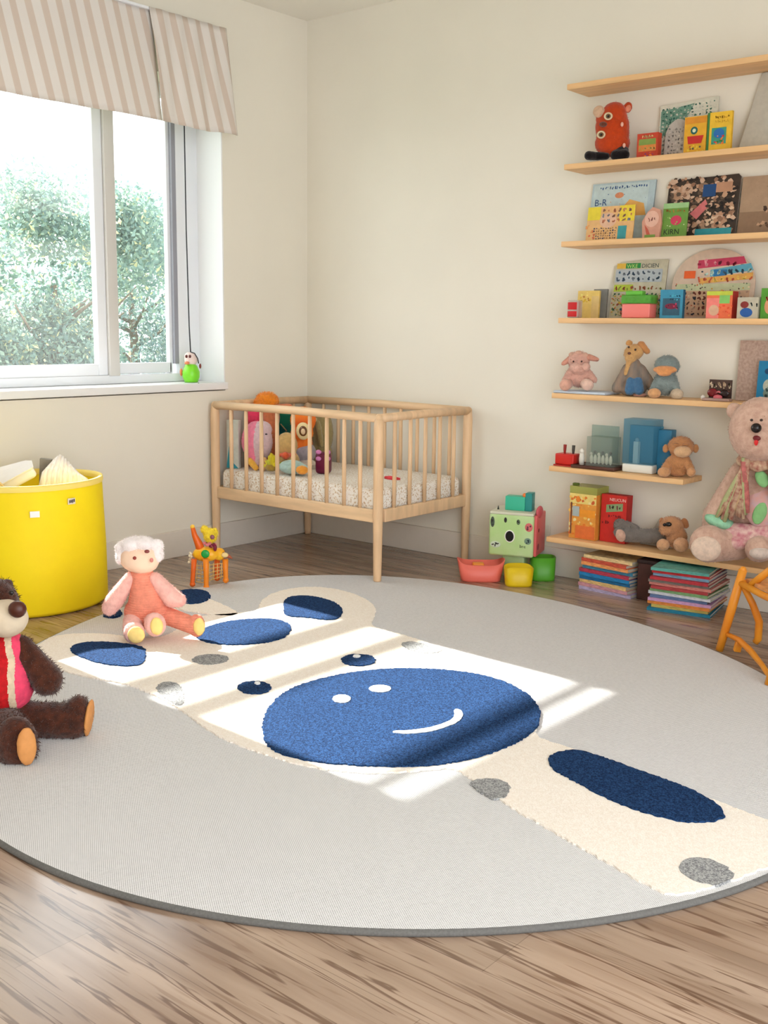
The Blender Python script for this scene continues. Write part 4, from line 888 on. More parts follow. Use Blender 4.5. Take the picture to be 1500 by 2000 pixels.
f.ell(g.p(420,1070,-0.025), (g.r(3.5),g.r(4),g.r(7)), plain((120,20,50),'mauve_bead')); f.build('collar', g.root)
g.ball('green_button', 401,1082,8.2,8.2,3,-0.036,(30,160,70))
f = MB()
for k in range(12): f.ell(g.p(372+rr.uniform(-4,3),1080+k*1.8,rr.uniform(-0.02,0.02)), (g.r(2.6),)*3, plain((240,226,196),'cream_bead'))
f.build('fringe', g.root)
f = MB(); f.tube([g.p(434,1082,0.01),g.p(446,1086,0.01),g.p(454,1091,0.01)], [g.r(5),g.r(4),g.r(1)], mat('tan_beak',(170,90,60),0.5), 10); f.ell(g.p(439,1084,0.0),(g.r(7),g.r(5),g.r(5)), plain((240,214,150),'cream_bead')); f.build('snout', g.root)
f = MB()
for k in range(5):
    f.tube([g.p(383,1104+8*k,0.0),g.p(395,1106+8*k,0.02),g.p(420,1102+7*k,0.04),g.p(440,1100+6*k,0.02)], g.r(1.0), plain((236,196,120),'cream_strand'), 6)
for k in range(7): f.tube([g.p(385+8*k,1100,0.01),g.p(384+8*k,1136-k,0.02)], g.r(0.9), plain((236,196,120),'cream_strand'), 6)
f.build('net', g.root)

# ------------------------------------------------------------------ little figure on the window sill
g = Fig('sill_figure', 'small bird-like figure in a lime green dress sitting on the window sill', 'figure', 373, 746, (-0.085, -0.80, 0.905), 0.693)
f = MB(); f.lathe([(0.001,0),(g.r(13),0.001),(g.r(16.5),g.r(10)),(g.r(17),g.r(20)),(g.r(12),g.r(32)),(g.r(6),g.r(37)),(0.001,g.r(38))], plain((130,222,50),'lime_plastic',0.3), 24, (0,0,0)); f.build('dress', g.root)
g.soft('head', [g.E(373,702,13,14,11,0.0), g.E(369,696,9,8,9,-0.005)], mat('pale_pink_face',(236,214,206),0.6), vox=0.003, sm=3)
for x in (364, 371): g.ball('eye', x,696,2.4,3.2,2,-0.033,(96,40,36))
g.ball('beak', 365,709,5,3.2,4,-0.030,(230,140,100))
g.ball('wing', 354,727,2.8,7.5,4,0.0,(226,130,80)); g.ball('wing', 391,715,2.2,5,3,0.0,(130,60,50))
g.ball('foot', 388,754,2.6,6.5,3,-0.075,(60,50,44))
f = MB(); f.tube([g.p(373,688,-0.01),g.p(380,690,-0.012),g.p(386,700,-0.012),g.p(388,710,-0.01)], g.r(1.1), plain((50,44,48),'black_cord'), 8); f.build('headband', g.root)
f = MB(); pc_ = plain((40,42,50),'black_cord'); f.tube([(-0.105,-0.80,2.40),(-0.104,-0.80,1.7),(-0.10,-0.795,1.2),(-0.093,-0.794,1.055)], 0.0032, pc_, 8)
tag(f.build('blind_cord'), 'thin black cord hanging down the right side of the window', 'cord')

# ------------------------------------------------------------------ cube toy and its cups
def tubshape(f, w, d, h, m, flare=1.15, wall=0.006, dip=0.0):
    n = 40; vs = []
    def ring(sx, sy, z, dd=0.0):
        out = []
        for i in range(n):
            a = 2*PI*i/n; c, s = math.cos(a), math.sin(a)
            x = abs(c)**0.6*(1 if c > 0 else -1); y = abs(s)**0.6*(1 if s > 0 else -1)
            out.append((x*sx/2, y*sy/2, z+dd*abs(c)**3))
        return out
    rings = [ring(w*0.05,d*0.05,0), ring(w,d,0), ring(w*1.02,d*1.02,0.01), ring(w*flare,d*flare,h,dip), ring(w*flare-wall*2,d*flare-wall*2,h,dip), ring(w-wall*2,d-wall*2,0.012), ring(w*0.05,d*0.05,0.012)]
    vs = [p for r_ in rings for p in r_]; fs = []
    for k in range(len(rings)-1):
        for i in range(n): fs.append((k*n+i, k*n+(i+1)%n, (k+1)*n+(i+1)%n, (k+1)*n+i))
    f.add(vs, fs, m, True)
def cup(name, label, loc, w, d, h, col, rz, dip=0.0, flare=1.15):
    f = MB(); tubshape(f, w, d, h, plain(col,'soft_plastic',0.4), flare, dip=dip); return tag(f.build(name, None, loc, (0,0,rz)), label, 'toy cup')
cup('toy_bowl', 'salmon pink boat-shaped toy bowl in front of the cube toy', (1.495,-0.345,0.0005), 0.19, 0.12, 0.085, (240,116,100), 0.69, 0.022, 1.22)
cup('toy_cup', 'yellow toy cup, foremost beside the pink bowl', (1.69,-0.31,0.0005), 0.125, 0.10, 0.095, (230,196,20), 0.69, -0.012, 1.12)
cup('toy_cup', 'green toy cup behind the yellow cup at the right of the cube toy', (1.712,-0.13,0.0005), 0.115, 0.10, 0.115, (84,164,40), 0.69, 0.0, 1.06)
ob = MB(); ob.box((0,0,0.035), (0.055,0.05,0.07), plain((246,150,50),'soft_plastic',0.4), bev=0.006); ob.ell((0.0,-0.026,0.035),(0.012,0.002,0.012), plain((200,150,40),'mark')); tag(ob.build('toy_block', None, (1.482,-0.348,0.0135), (0,0,0.69)), 'orange toy block inside the salmon pink bowl', 'block')
ctm = mat('mint_plastic',(206,222,180),0.45,0,col2=(180,214,140),vscale=5)
ct = thing('cube_toy', 'pale green cube toy with round black hole and stickers near the wall', 'toy', (1.575,-0.165,0.0), 0.32)
CW, CD, CH, C0 = 0.222, 0.20, 0.205, 0.118
f = MB(); f.box((0,0,C0+CH/2), (CW,CD,CH), ctm, bev=0.012); f.box((0,0,C0/2+0.003), (CW*0.5,CD*0.45,C0-0.006), ctm, bev=0.006); f.build('body', ct)
f = MB(); f.box((0,0,C0+CH+0.004), (CW*0.98,CD*0.98,0.014), mat('cream_plastic',(214,212,190),0.5), bev=0.005); f.build('lid', ct)
yf = -CD/2-0.001
f = MB(); f.ell((-0.005,yf,C0+0.10), (0.026,0.003,0.031), plain((240,240,230),'white_ring')); f.build('hole_rim', ct)
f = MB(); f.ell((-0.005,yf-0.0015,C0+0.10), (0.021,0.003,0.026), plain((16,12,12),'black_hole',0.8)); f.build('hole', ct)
def stick(x, z, rx, rz_, c1, c2, seed):
    f = MB(); f.ell((x,yf,z), (rx,0.0018,rz_), plain(c1,'sticker')); rr = random.Random(seed)
    for k in range(5): f.ell((x+rr.uniform(-.5,.5)*rx, yf-0.0015, z+rr.uniform(-.5,.5)*rz_), (rx*0.28,0.0015,rz_*0.2), plain(c2,'sticker_mark'), (0,rr.random()*3,0))
    f.build('sticker', ct)
stick(-0.092,C0+0.165,0.010,0.026,(70,84,70),(40,44,40),1); stick(-0.028,C0+0.178,0.007,0.013,(50,50,44),(20,20,20),2); stick(0.036,C0+0.172,0.009,0.013,(90,110,80),(30,34,30),3)
stick(0.088,C0+0.150,0.019,0.021,(214,110,110),(110,50,70),4); stick(-0.075,C0+0.055,0.026,0.016,(200,214,190),(50,54,50),5); stick(0.085,C0+0.082,0.017,0.016,(120,150,130),(40,60,60),6)
f = MB(); decal(f, 0.06, 0.06, 0.0, [('t','bre',0,0,0.38,(70,84,60))], random.Random(2)); f.build('lettering', ct, (0.045, yf-0.001, C0+0.048))
pm = mat('pink_side',(214,96,96),0.45); f = MB(); f.box((CW/2+0.006,0,C0+CH/2+0.004), (0.016,CD*0.9,CH*0.98), pm, bev=0.006); f.ell((CW/2+0.010,-0.03,C0+CH+0.012), (0.014,0.05,0.03), plain((206,90,100),'pink_side')); f.build('side_panel', ct)
f = MB(); f.ell((CW/2+0.0145,-0.055,C0+0.05), (0.0015,0.018,0.016), plain((150,40,60),'sticker')); f.ell((CW/2+0.0145,-0.05,C0+0.13), (0.0015,0.012,0.010), plain((120,30,44),'sticker')); f.build('side_sticker', ct)
f = MB(); f.tube([(-0.085,-0.03,C0+CH+0.008),(-0.085,-0.03,C0+CH+0.03)], [0.006,0.001], plain((50,54,50),'dark_peg')); f.build('peg', ct)
tl = thing('toy_tower', 'teal block with a little orange ball on its side, on top of the cube toy', 'block', (1.59,-0.165,C0+CH+0.0115), 0.32)
f = MB(); f.box((-0.015,0,0.034), (0.098,0.06,0.068), plain((60,184,150),'teal_plastic',0.4), bev=0.002); f.build('body', tl)
f = MB(); f.box((0.052,0.0,0.044), (0.034,0.062,0.088), plain((36,140,136),'dark_teal_plastic',0.4), bev=0.003); f.build('end_block', tl)
f = MB(); f.ell((0.030,-0.02,0.076), (0.011,0.011,0.011), plain((244,130,60),'orange_ball')); f.build('ball', tl)

# ------------------------------------------------------------------ toys in the cot (front to back, left to right)
def crib(name, label, cat, px, py, y, rz=0.35, z=MZ):
    d = FW*FOC+RT*(px-750)-UP*(py-1000); t = (y-CAM.y)/d.y; x = CAM.x+d.x*t
    return Fig(name, label, cat, px, py, (x, y, z), rz)
g = crib('board_book', 'white and teal board book standing at the left end of the cot', 'book', 457, 922, -0.67)
f = MB(); f.box((0,0,0.13), (g.r(26),0.03,0.26), paper((206,210,200)), bev=0.004); f.add([(-g.r(13),-0.0165,0.002),(g.r(13),-0.0165,0.002),(g.r(2),-0.0165,0.03),(-g.r(7),-0.0165,0.12)], [(0,1,2,3)], plain((50,150,170),'teal_print')); f.build('cover', g.root)
g = crib('plush_toy', 'pink and white plush bird with yellow feet leaning in the cot', 'plush toy', 505, 922, -0.61)
def pw(c): return 0 if c.x < g.r(2) else 1
a_, b_ = plush((250,140,170)), plush((226,200,206))
soft([g.E(502,862,32,40,24,0.0), g.E(512,838,20,16,16), g.C(500,890,506,905,20,16)], a_, 'body', g.root, vox=0.006, mfun=pw, mats=[a_, b_], fur=1200, flen=0.006)
g.soft('foot', [g.C(488,900,500,914,7,6,-0.05,-0.06)], (250,190,80)); g.soft('foot', [g.C(515,900,512,915,8,7,-0.05,-0.06)], (250,200,140)); g.ball('eye', 520,848,2.5,1.5,2,-0.09,(70,60,70))
g = crib('plush_toy', 'hot pink round plush toy behind the pink and white bird in the cot', 'plush toy', 494, 912, -0.53)
g.soft('body', [g.E(496,812,17,24,15), g.E(494,870,15,36,14)], (244,70,110), fur=800, flen=0.006)
g.soft('foot', [g.E(492,904,13,8,10,-0.02)], (190,30,30))
g = crib('plush_toy', 'dusty mauve speckled plush toy with a pointed trunk in the cot', 'plush toy', 529, 907, -0.395)
g.soft('body', [g.E(529,815,19,26,14), g.C(534,830,538,858,8,3,-0.05,-0.07), g.E(530,875,18,32,14)], (176,110,110)); g.ball('nose', 536,858,2,2.6,2,-0.085,(190,60,40))
g = crib('yarn_toy', 'yellow leafy plush flower lying in front of the pink plush bird', 'plush toy', 534, 926, -0.68)
f = MB(); rr = random.Random(12)
for k in range(26):
    a = rr.uniform(0, PI); L = g.r(rr.uniform(16,30)); c = Vector(g.p(530,912)); q = Vector((math.cos(a)*L*0.7, rr.uniform(-.02,.02), abs(math.sin(a))*L))
    f.tube([c, c+q*0.6+Vector((0,0.004,0)), c+q], [g.r(4.5),g.r(5),g.r(1.5)], plush((224,206,50) if k%3 else (190,190,60),'yellow_yarn'), 8)
f.build('petals', g.root); g.soft('base', [g.E(530,913,14,8,10)], (170,140,60))
g = crib('cushion', 'emerald green cushion standing at the back of the cot', 'cushion', 558, 902, -0.30)
f = MB(); f.box((0,0,0.15), (g.r(36),0.05,0.27), mat('green_velvet',(20,140,90),0.7,0,col2=(10,110,110),vscale=8), bev=0.02); f.build('body', g.root); f = MB(); f.tube([g.p(548,828,-0.03),g.p(560,842,-0.03)], g.r(1.2), plain((190,160,120),'twig')); f.build('stitching', g.root)
g = crib('plush_toy', 'tan plush toy sitting in the middle of the cot with a coral scarf', 'plush toy', 562, 918, -0.56)
g.soft('body', [g.E(560,870,22,26,18), g.E(562,898,24,18,20)], (206,170,110), fur=500, flen=0.006); g.soft('scarf', [g.E(562,888,18,6,22,-0.01), g.E(558,890,8,8,8,-0.07)], (222,96,60))
g = crib('small_pillow', 'pale blue small pillow with an orange patch at the front of the cot', 'pillow', 572, 927, -0.65)
g.soft('body', [g.E(570,912,27,14,22), g.E(585,916,20,10,18)], (176,206,200), vox=0.006); g.soft('patch', [g.E(590,918,13,9,10,-0.055)], (240,160,60))
g = crib('plush_toy', 'orange and yellow plush owl with one big ringed eye in the cot', 'plush toy', 597, 916, -0.41)
g.soft('body', [g.E(592,820,26,26,22), g.E(590,846,22,22,22), g.C(592,860,590,880,18,22)], mat('orange_plush',(244,150,40),0.9,0,col2=(240,110,40),vscale=6,bump=0.5), fur=900, flen=0.006)
er = g.ball('eye_ring', 592,842,15,17,5,-0.088, (236,214,160)); g.ball('eye', 592,842,8.5,10,5,-0.098, (110,70,40), parent=er); g.ball('pupil', 592,843,4.5,6,4,-0.108, (230,200,160), parent=er)
g.soft('bib', [g.E(594,884,24,22,24,0.0)], (168,160,168)); g.soft('foot', [g.E(598,905,20,9,18,-0.02)], (226,214,200))
g = crib('plush_toy', 'olive brown plush toy with a long trunk behind the purple toy', 'plush toy', 628, 903, -0.25)
g.soft('body', [g.E(630,845,22,44,18), g.E(628,885,22,22,20), g.C(620,826,628,870,6,5,-0.07,-0.07)], (150,134,90)); g.ball('eye', 616,820,4,5,3,-0.08,(190,170,120))
g = crib('toy_car', 'purple and magenta toy with shiny lilac eyes at the right end of the heap', 'toy', 632, 910, -0.50)
mg = plain((110,24,60),'magenta_plastic',0.3); f = MB(); f.box((0,0,0.058), (g.r(28),0.07,0.114), mg, bev=0.02); f.build('body', g.root)
for x, yy in ((622,883),(640,883),(622,896),(640,896)): g.ball('lilac_lens', x,yy,6,4.5,4,-0.036,(214,130,190))
g = crib('plush_doll', 'orange curly-haired plush doll lying along the back of the cot', 'doll', 530, 905, -0.48)
g.soft('body', [g.C(528,830,532,890,14,15), g.C(522,798,565,795,8,7), g.C(522,795,530,830,12,14)], (206,120,80)); g.soft('hair', [g.E(522,782,22,16,18), g.E(508,786,12,10,12)], (246,150,40), fur=1500, flen=0.012, fw=0.0016)
f = MB(); f.tube([(0.95,-0.42,0.456),(0.98,-0.425,0.458),(1.01,-0.42,0.456),(1.03,-0.40,0.455)], [0.008,0.011,0.012,0.005], plain((224,60,70),'red_plastic',0.4), 12); f.ell((0.925,-0.43,0.455),(0.014,0.01,0.006), plain((170,110,70),'brown_bead'))
tag(f.build('rattle'), 'small red rattle lying alone on the mattress', 'rattle')

# ------------------------------------------------------------------ plush toys on the shelves
def sfig(name, label, px, py, y, z, rz=0.35, cat='plush toy'):
    d = FW*FOC+RT*(px-750)-UP*(py-1000); t = (y-CAM.y)/d.y; x = CAM.x+d.x*t
    return Fig(name, label, cat, px, py, (x, y, z), rz)
g = sfig('plush_toy', 'rust-red plush creature with ringed eyes and black feet, left end of the second shelf', 1192, 312, -0.115, ZZ[1], 0.5)
RU = plush((190,66,24))
g.soft('body', [g.E(1197,262,32,40,22), g.E(1197,236,29,30,20), g.E(1196,248,33,34,22), g.E(1196,280,34,26,24), g.E(1200,222,24,22,18), g.C(1176,235,1172,225,12,9)], RU, vox=0.005, fur=500, flen=0.004)
g.soft('ear', [g.E(1226,210,9,11,5,0.0,(0,0.3,0))], RU, vox=0.004); g.soft('ear_lining', [g.E(1227,212,5.5,7.5,3,-0.012,(0,0.3,0))], (226,140,110), vox=0.003)
g.soft('ear', [g.E(1170,218,12,12,6,-0.02)], (206,170,140), vox=0.004)
for x, y_ in ((1188,227),(1174,263)):
    er = g.ball('eye_ring', x,y_,8.5,7.5,4,-0.062,(226,206,170)); g.ball('eye', x,y_,5,4.5,4,-0.070,(120,90,60), parent=er); g.ball('pupil', x,y_,2.4,2.2,3,-0.080,(30,20,18), parent=er)
g.soft('snout', [g.E(1178,243,8,5,8,-0.05)], (110,60,44), vox=0.003)
for x, y_ in ((1215,243),(1219,284)): g.ball('spot', x,y_,3,4.5,2,-0.058,(226,170,150))
BK = plush((22,16,18),'black_plush'); g.soft('foot', [g.C(1164,305,1150,304,8,9,-0.03,-0.05), g.C(1164,305,1184,305,8,7,-0.03,-0.03)], BK, vox=0.004); g.soft('foot', [g.C(1202,303,1220,302,10,10,-0.04,-0.05), g.E(1214,294,14,9,14,-0.02)], BK, vox=0.004)

g = sfig('plush_lamb', 'pink plush lamb with floppy ears sitting on the flat pale blue book', 1131, 764, -0.115, ZZ[4]+0.0122, 0.35)
LB = (214,166,150)
g.soft('body', [g.E(1132,735,24,22,18), g.E(1130,704,22,18,17), g.E(1130,722,16,10,14,-0.03), g.C(1116,725,1104,742,8,7,-0.01,-0.03), g.C(1148,728,1160,742,8,7,-0.01,-0.03)], LB, vox=0.005, fur=1200, flen=0.006)
for a,b2 in (((1113,702),(1100,710)),((1150,698),(1166,702))): g.soft('ear', [g.C(a[0],a[1],b2[0],b2[1],7,4.5,-0.005,-0.01)], (206,146,126), vox=0.004)
for x, y_ in ((1118,693),(1130,690),(1142,694)): g.soft('curl', [g.E(x,y_,8,6,7,-0.01)], (214,170,150), vox=0.004)
g.soft('muzzle', [g.E(1124,717,11,9,9,-0.045), g.E(1144,717,9,9,9,-0.035)], (222,176,160), vox=0.004)
for x in (1120,1136): g.ball('eye', x,706,1.8,1.8,1.5,-0.045,(50,30,28))
for x, c in ((1104,(222,170,150)),(1148,(232,194,176))): g.soft('foot', [g.C(x,752,x+(8 if x<1120 else -8),748,11.5,9,-0.07,-0.01)], c, vox=0.004)

g = sfig('plush_toy', 'tan long-eared plush toy in a grey and blue coat, between the lamb and the duck', 1235, 776, -0.11, ZZ[4], 0.3)
coat = mat('grey_coat',(120,112,104),0.9,0,col2=(150,126,108),vscale=12,stretch=(4,4,0.6)); 
g.soft('coat', [g.C(1238,712,1240,755,13,20), g.E(1236,762,26,13,18), g.C(1224,718,1204,758,8,10,0,-0.01), g.C(1252,720,1274,756,9,10,0.0,0.0)], coat, vox=0.005)
g.soft('trousers', [g.C(1232,745,1230,762,9,10,-0.03,-0.05), g.C(1246,745,1248,762,9,10,-0.03,-0.05)], (70,110,146), vox=0.004)
g.soft('head', [g.E(1238,688,20,16,15,0.0,(0,-0.35,0)), g.E(1232,698,12,11,11,-0.02), g.C(1229,708,1222,730,6,4,-0.02,-0.02)], (206,160,104), vox=0.004, fur=400, flen=0.004)
g.soft('ear', [g.E(1229,670,7,6,5,0.0)], (206,150,90), vox=0.003); g.soft('ear', [g.C(1252,674,1264,686,8,6,0.0,0.0)], (196,136,84), vox=0.003)
for x, y_ in ((1228,678),(1241,683)): g.ball('eye', x,y_,2.2,2.2,1.6,-0.040,(60,40,30))
g.ball('nose', 1229,690,3.4,2.6,2,-0.050,(90,50,40))
g.soft('foot', [g.E(1250,771,14,5,12,-0.03)], (190,140,124), vox=0.004)

g = sfig('plush_duck', 'grey-blue plush duck with an orange bill and feet, right of the tan toy', 1298, 778, -0.115, ZZ[4], 0.3)
BL = (130,142,140)
g.soft('body', [g.E(1300,748,24,24,19), g.E(1303,714,24,20,19), g.C(1285,745,1275,762,9,7,-0.01,-0.04), g.C(1316,745,1322,762,8,7,-0.01,-0.03)], BL, vox=0.005, fur=2000, flen=0.007)
g.soft('bill', [g.E(1299,722,23,8,14,-0.035), g.E(1297,729,14,6,10,-0.05)], (222,152,96), vox=0.004)
g.soft('foot', [g.E(1278,768,13,10,11,-0.06)], (214,160,112), vox=0.004); g.soft('foot', [g.E(1322,770,13,11,11,-0.05)], (196,176,150), vox=0.004)

g = sfig('plush_monkey', 'caramel brown plush monkey sitting at the right end of the sixth shelf', 1325, 930, -0.12, ZZ[5], 0.35)
MK = (190,134,88)
g.soft('body', [g.E(1326,905,22,22,17), g.E(1330,872,25,20,19), g.C(1310,900,1296,922,9,9,-0.02,-0.05), g.C(1340,898,1349,918,8,8,-0.02,-0.04), g.E(1322,922,20,8,14)], MK, vox=0.005, fur=2500, flen=0.006)
g.soft('muzzle', [g.E(1333,882,17,12,12,-0.035)], (214,172,130), vox=0.004)
for x in (1300,1359): g.soft('ear', [g.E(x,876,6,9,4,0.0)], MK, vox=0.003)
for x in (1320,1340): g.soft('brow', [g.E(x,868,7,3,4,-0.048)], (176,120,76), vox=0.003)
g.soft('foot', [g.E(1297,922,13,10,12,-0.055)], (206,152,106), vox=0.004); g.soft('foot', [g.E(1350,922,9,9,10,-0.05)], (206,152,106), vox=0.004)

g = sfig('plush_toy', 'grey plush toy lying on its side with pale pink soles on the lowest shelf', 1245, 1060, -0.125, ZZ[6], 0.2)
GY = (120,112,106)
g.soft('body', [g.C(1225,1046,1290,1046,13,14,0.0,0.0), g.C(1212,1026,1240,1034,14,10,0.03,0.03), g.C(1222,1048,1208,1040,10,10,-0.01,-0.02)], GY, vox=0.005, fur=1500, flen=0.006)
g.soft('sole', [g.E(1212,1046,10,13,8,-0.035,(0,-0.35,0))], (206,166,146), vox=0.004)

g = sfig('plush_puppy', 'light brown plush puppy with a black nose beside the big teddy', 1315, 1077, -0.14, ZZ[6], 0.3)
PY = (196,142,100)
g.soft('body', [g.E(1322,1050,20,22,16), g.E(1312,1028,24,20,19), g.E(1302,1034,14,12,12,-0.03)], PY, vox=0.005, fur=2200, flen=0.006)
g.soft('ear', [g.E(1338,1022,7,11,5,0.0,(0,-0.4,0))], (176,118,78), vox=0.003); g.soft('ear', [g.E(1292,1018,5,8,4,0.01)], (176,118,78), vox=0.003)
g.ball('nose', 1306,1024,6,4.5,4,-0.058,(24,18,18)); g.ball('eye', 1298,1025,3.5,3,2.5,-0.056,(24,18,18))
g.soft('paw', [g.E(1295,1064,13,12,11,-0.055)], (206,156,116), vox=0.004); g.soft('paw', [g.E(1330,1064,15,14,12,-0.055)], (214,164,126), vox=0.004, fur=300, flen=0.004)

# big teddy
g = sfig('teddy_bear', 'big pale pink teddy bear in a floral shawl on the lowest shelf', 1465, 1094, -0.16, ZZ[6], 0.25, 'teddy bear')
PB = (214,178,158)
pbm = mat('pale_plush', PB, 0.95, 0, col2=(196,156,136), vscale=50, bump=0.6, bscale=260, sheen=0.3)
g.soft('body', [g.E(1478,1020,62,66,34,0.03), g.C(1476,980,1484,910,50,26,0.02,-0.08), g.E(1486,840,58,62,46,-0.15), g.E(1486,862,40,36,40,-0.17), g.E(1434,802,15,16,10,-0.12), g.E(1538,802,15,16,10,-0.12),
  g.C(1448,925,1400,1010,24,28,-0.06,-0.02), g.C(1400,1010,1392,1040,28,22,-0.02,-0.02), g.C(1520,925,1560,1010,24,28,-0.06,-0.02),
  g.C(1440,1062,1392,1064,32,34,-0.02,-0.10), g.E(1384,1062,37,37,30,-0.12), g.C(1500,1062,1482,1072,30,26,-0.02,-0.12)], pbm, vox=0.007, fur=5000, flen=0.006)
g.soft('sole', [g.E(1379,1072,29,25,10,-0.175)], (226,200,180), vox=0.004)
g.ball('nose', 1477,836,9.5,9,8,-0.275,(24,18,20)); 
for x in (1468,1487): g.ball('eye', x,820.5,2.8,2.4,2.2,-0.262,(50,34,30))
g.soft('tongue', [g.E(1477,863,4,7,3,-0.262)], plain((214,40,40),'red_felt'), vox=0.002, sm=2); g.soft('mouth', [g.E(1478,856,7,5.5,3,-0.262)], plain((110,24,28),'dark_red_felt'), vox=0.002, sm=2)
fl = mat('floral_cloth',(206,178,148),0.9,0,col2=(160,96,84),vscale=45)
f = MB(); rr = random.Random(21)
for side, x0, x1 in ((-1,1462,1398),(1,1500,1560)):
    for k in range(16):
        s = k/15.0; a0 = x0+side*6*s+rr.uniform(-4,4); a1 = x1+(1452-1398)*s*(-side)*-1*0+ (s*62 if side < 0 else -s*40)
        y1 = 1010-10*s+rr.uniform(-14,12); d0, d1 = -0.175-0.01*s, -0.075-0.03*s
        mc = [fl, mat('tan_fringe',(196,164,124),0.9,0.1,60), mat('rose_fringe',(190,110,104),0.9,0.2,60), mat('sage_fringe',(176,180,130),0.9,0.1,60)][0 if rr.random()<0.5 else rr.randrange(4)]
        f.tube([g.p(a0,900+rr.uniform(-6,6),d0), g.p(a0*0.65+a1*0.35,940,d0*0.75+d1*0.25-0.012), g.p(a0*0.3+a1*0.7,978,d1-0.018), g.p(a1,y1,d1-0.014)], [g.r(5),g.r(6),g.r(6.5),g.r(3.5)], mc, 8)
f.build('shawl', g.root)
g.soft('collar', [g.C(1450,900,1480,910,12,12,-0.13,-0.18), g.C(1480,910,1520,900,12,12,-0.18,-0.13)], fl, vox=0.005)
g.soft('blouse', [g.E(1488,985,34,46,16,-0.075)], mat('peach_cloth',(222,160,140),0.9,0,col2=(200,180,190),vscale=14), vox=0.006)
g.soft('sleeve_trim', [g.E(1405,1018,30,14,26,-0.055,(0,0.3,0))], mat('mint_cloth',(150,204,168),0.8,0.1,50), vox=0.005)
for pr, rt in (((1484,1002,13,24,4,-0.105),(0,0.25,0)), ((1488,935,12,18,5,-0.155),(0,-0.5,0))): g.soft('green_patch', [g.E(*pr, rt)], mat('green_cloth',(136,190,124),0.8,0.08,30), vox=0.004)
g.soft('skirt', [g.C(1420,1040,1500,1046,20,22,-0.05,-0.07), g.E(1440,1060,26,14,16,-0.09), g.E(1480,1056,26,14,16,-0.10)], mat('rose_floral_cloth',(226,190,180),0.9,0,col2=(196,120,130),vscale=40), vox=0.006)
g.soft('foot_cuff', [g.E(1484,1080,20,13,16,-0.155)], (214,196,184), vox=0.005)
f = MB(); f.lathe([(0.001,0),(0.024,0),(0.030,0.10),(0.027,0.10),(0.021,0.006),(0.001,0.006)], clear((214,180,160),'clear_cup',0.4), 20); tag(f.build('clear_cup', None, (2.93,-0.17,ZZ[6])), 'pale clear cup at the right edge of the photo on the lowest shelf', 'cup')

# ------------------------------------------------------------------ orange child's chair
OC = mat('orange_bentwood',(236,160,44),0.4,0,col2=(222,130,28),vscale=6,bump=0.05)
ch = thing('childs_chair', 'orange bentwood child\'s chair standing at the right edge of the rug', 'chair', (3.1,-0.8,0))
O_ = Vector((3.1,-0.8,0)); L_ = lambda *p: tuple(Vector(p)-O_)
A0 = L_(2.873,-0.75,RT_+0.001); A1 = L_(2.94,-0.742,0.335)
C0_ = L_(3.165,-1.03,RT_+0.001); C1 = L_(3.22,-0.98,0.46)
D0 = L_(3.36,-0.66,0.001); D1 = L_(3.32,-0.66,0.335)
f = MB(); f.tube([A0, tuple(Vector(A0).lerp(Vector(A1),0.5)), A1], [0.014,0.017,0.0155], OC, 14); f.ell(A1,(0.013,)*3,OC,None,14); f.build('leg', ch)
f = MB(); f.tube([C0_, tuple(Vector(C0_).lerp(Vector(C1),0.5)), C1], [0.0125,0.0145,0.013], OC, 14); f.build('leg', ch)
f = MB(); f.tube([D0, D1], 0.013, OC, 14); f.build('leg', ch)
B0 = L_(3.17,-0.36,0.001); 
f = MB(); f.tube([L_(3.28,-0.33,0.001), L_(3.28,-0.35,0.335)], 0.013, OC, 14); f.build('leg', ch)
f = MB(); f.tube([L_(2.938,-0.742,0.285), L_(2.975,-0.72,0.21), L_(2.998,-0.70,0.14), L_(2.995,-0.69,0.07), L_(2.985,-0.69,0.055)], [0.011,0.013,0.0145,0.014,0.012], OC, 12); f.build('brace', ch)
f = MB(); f.tube([L_(2.94,-0.75,0.285), L_(3.06,-0.84,0.275), L_(3.21,-0.985,0.285)], [0.012,0.013,0.013], OC, 12); f.build('seat_rail', ch)
f = MB(); f.tube([L_(2.94,-0.74,0.285), L_(3.1,-0.55,0.285), L_(3.28,-0.35,0.285)], 0.012, OC, 12); f.build('seat_rail', ch)
f = MB(); f.tube([L_(2.985,-0.77,0.29), L_(3.03,-0.78,0.335), L_(3.10,-0.79,0.40), L_(3.22,-0.80,0.46)], [0.013,0.014,0.014,0.012], OC, 12); f.build('back_support', ch)
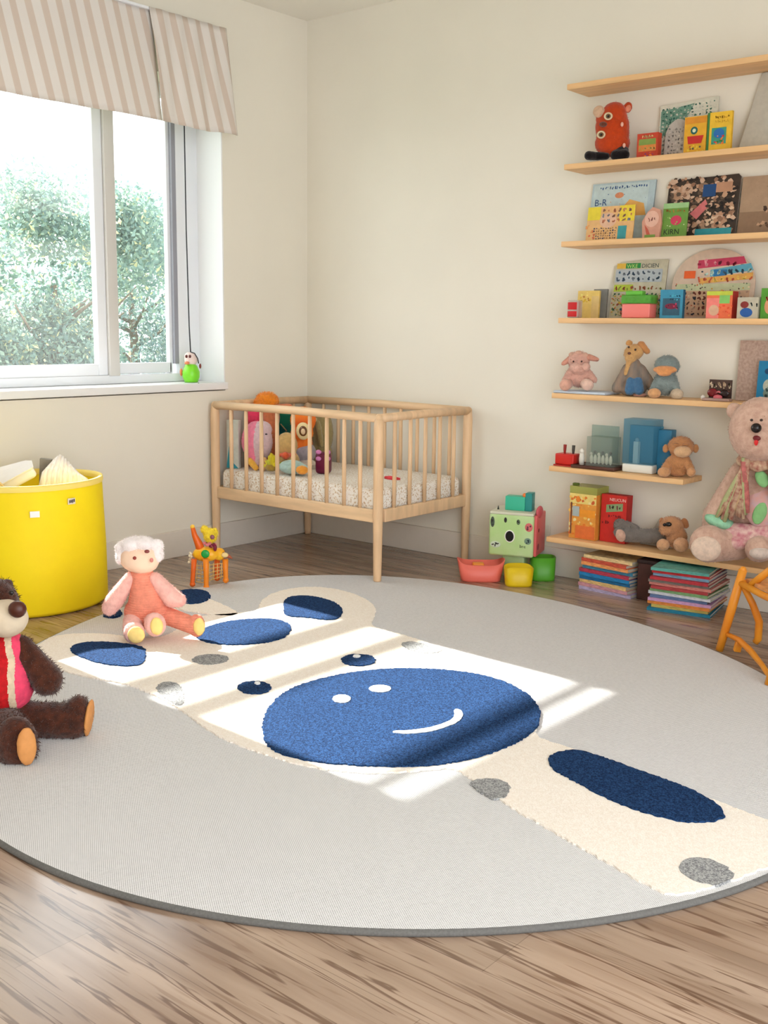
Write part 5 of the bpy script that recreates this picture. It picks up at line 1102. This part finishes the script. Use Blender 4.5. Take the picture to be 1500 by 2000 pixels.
f = MB(); f.tube([L_(2.895,-0.752,0.085), L_(2.96,-0.78,0.078), L_(3.03,-0.84,0.06), L_(3.10,-0.92,0.045), L_(3.165,-1.02,0.04)], [0.008,0.011,0.012,0.010,0.008], OC, 12); f.box(L_(2.952,-0.77,0.055), (0.026,0.02,0.05), OC, (0.1,0.15,0.6), bev=0.004); f.build('stretcher', ch)
f = MB()
q = [Vector(L_(2.95,-0.735,0.296)), Vector(L_(3.20,-0.965,0.296)), Vector(L_(3.32,-0.66,0.296)), Vector(L_(3.27,-0.36,0.296))]
f.prism([(p.x,p.y) for p in q], 0.290, 0.302, mat('woven_seat',(214,150,90),0.8,0.15,50)); f.build('seat', ch)
f = MB(); f.tube([L_(3.045,-0.70,0.235), L_(3.045,-0.70,0.205), L_(3.07,-0.70,0.185), L_(3.13,-0.70,0.178)], [0.008,0.009,0.009,0.008], OC, 10); f.build('hook', ch)

# ------------------------------------------------------------------ light and camera
SUNW = 11; WORLD = 2.2
sd = bpy.data.lights.new('sun', 'SUN'); sd.energy = SUNW; sd.angle = 0.012; sd.color = (1.0, 0.97, 0.92)
so = bpy.data.objects.new('sun', sd); COL.objects.link(so)
so.rotation_euler = Vector((1.0, -0.05, -0.769)).to_track_quat('-Z', 'Y').to_euler(); so.location = (-6, 0, 6)
w = bpy.data.worlds.new('world'); SC.world = w; w.use_nodes = True
nt = w.node_tree; bg = nt.nodes['Background']; bg.inputs[0].default_value = (0.92, 0.96, 1.0, 1); bg.inputs[1].default_value = WORLD
cd = bpy.data.cameras.new('camera'); cd.sensor_fit = 'HORIZONTAL'; cd.sensor_width = 36; cd.lens = FOC*36/1500
cd.clip_start = 0.05; cd.clip_end = 200
co = bpy.data.objects.new('camera', cd); COL.objects.link(co)
Mx = Matrix((RT, UP, -FW)).transposed().to_4x4(); Mx.translation = CAM
co.matrix_world = Mx
SC.camera = co
SC.view_settings.view_transform = 'Standard'; SC.view_settings.look = 'None'; SC.view_settings.gamma = 1; SC.view_settings.exposure = 1.03
try: SC.view_settings.use_curve_mapping = False
except Exception: pass
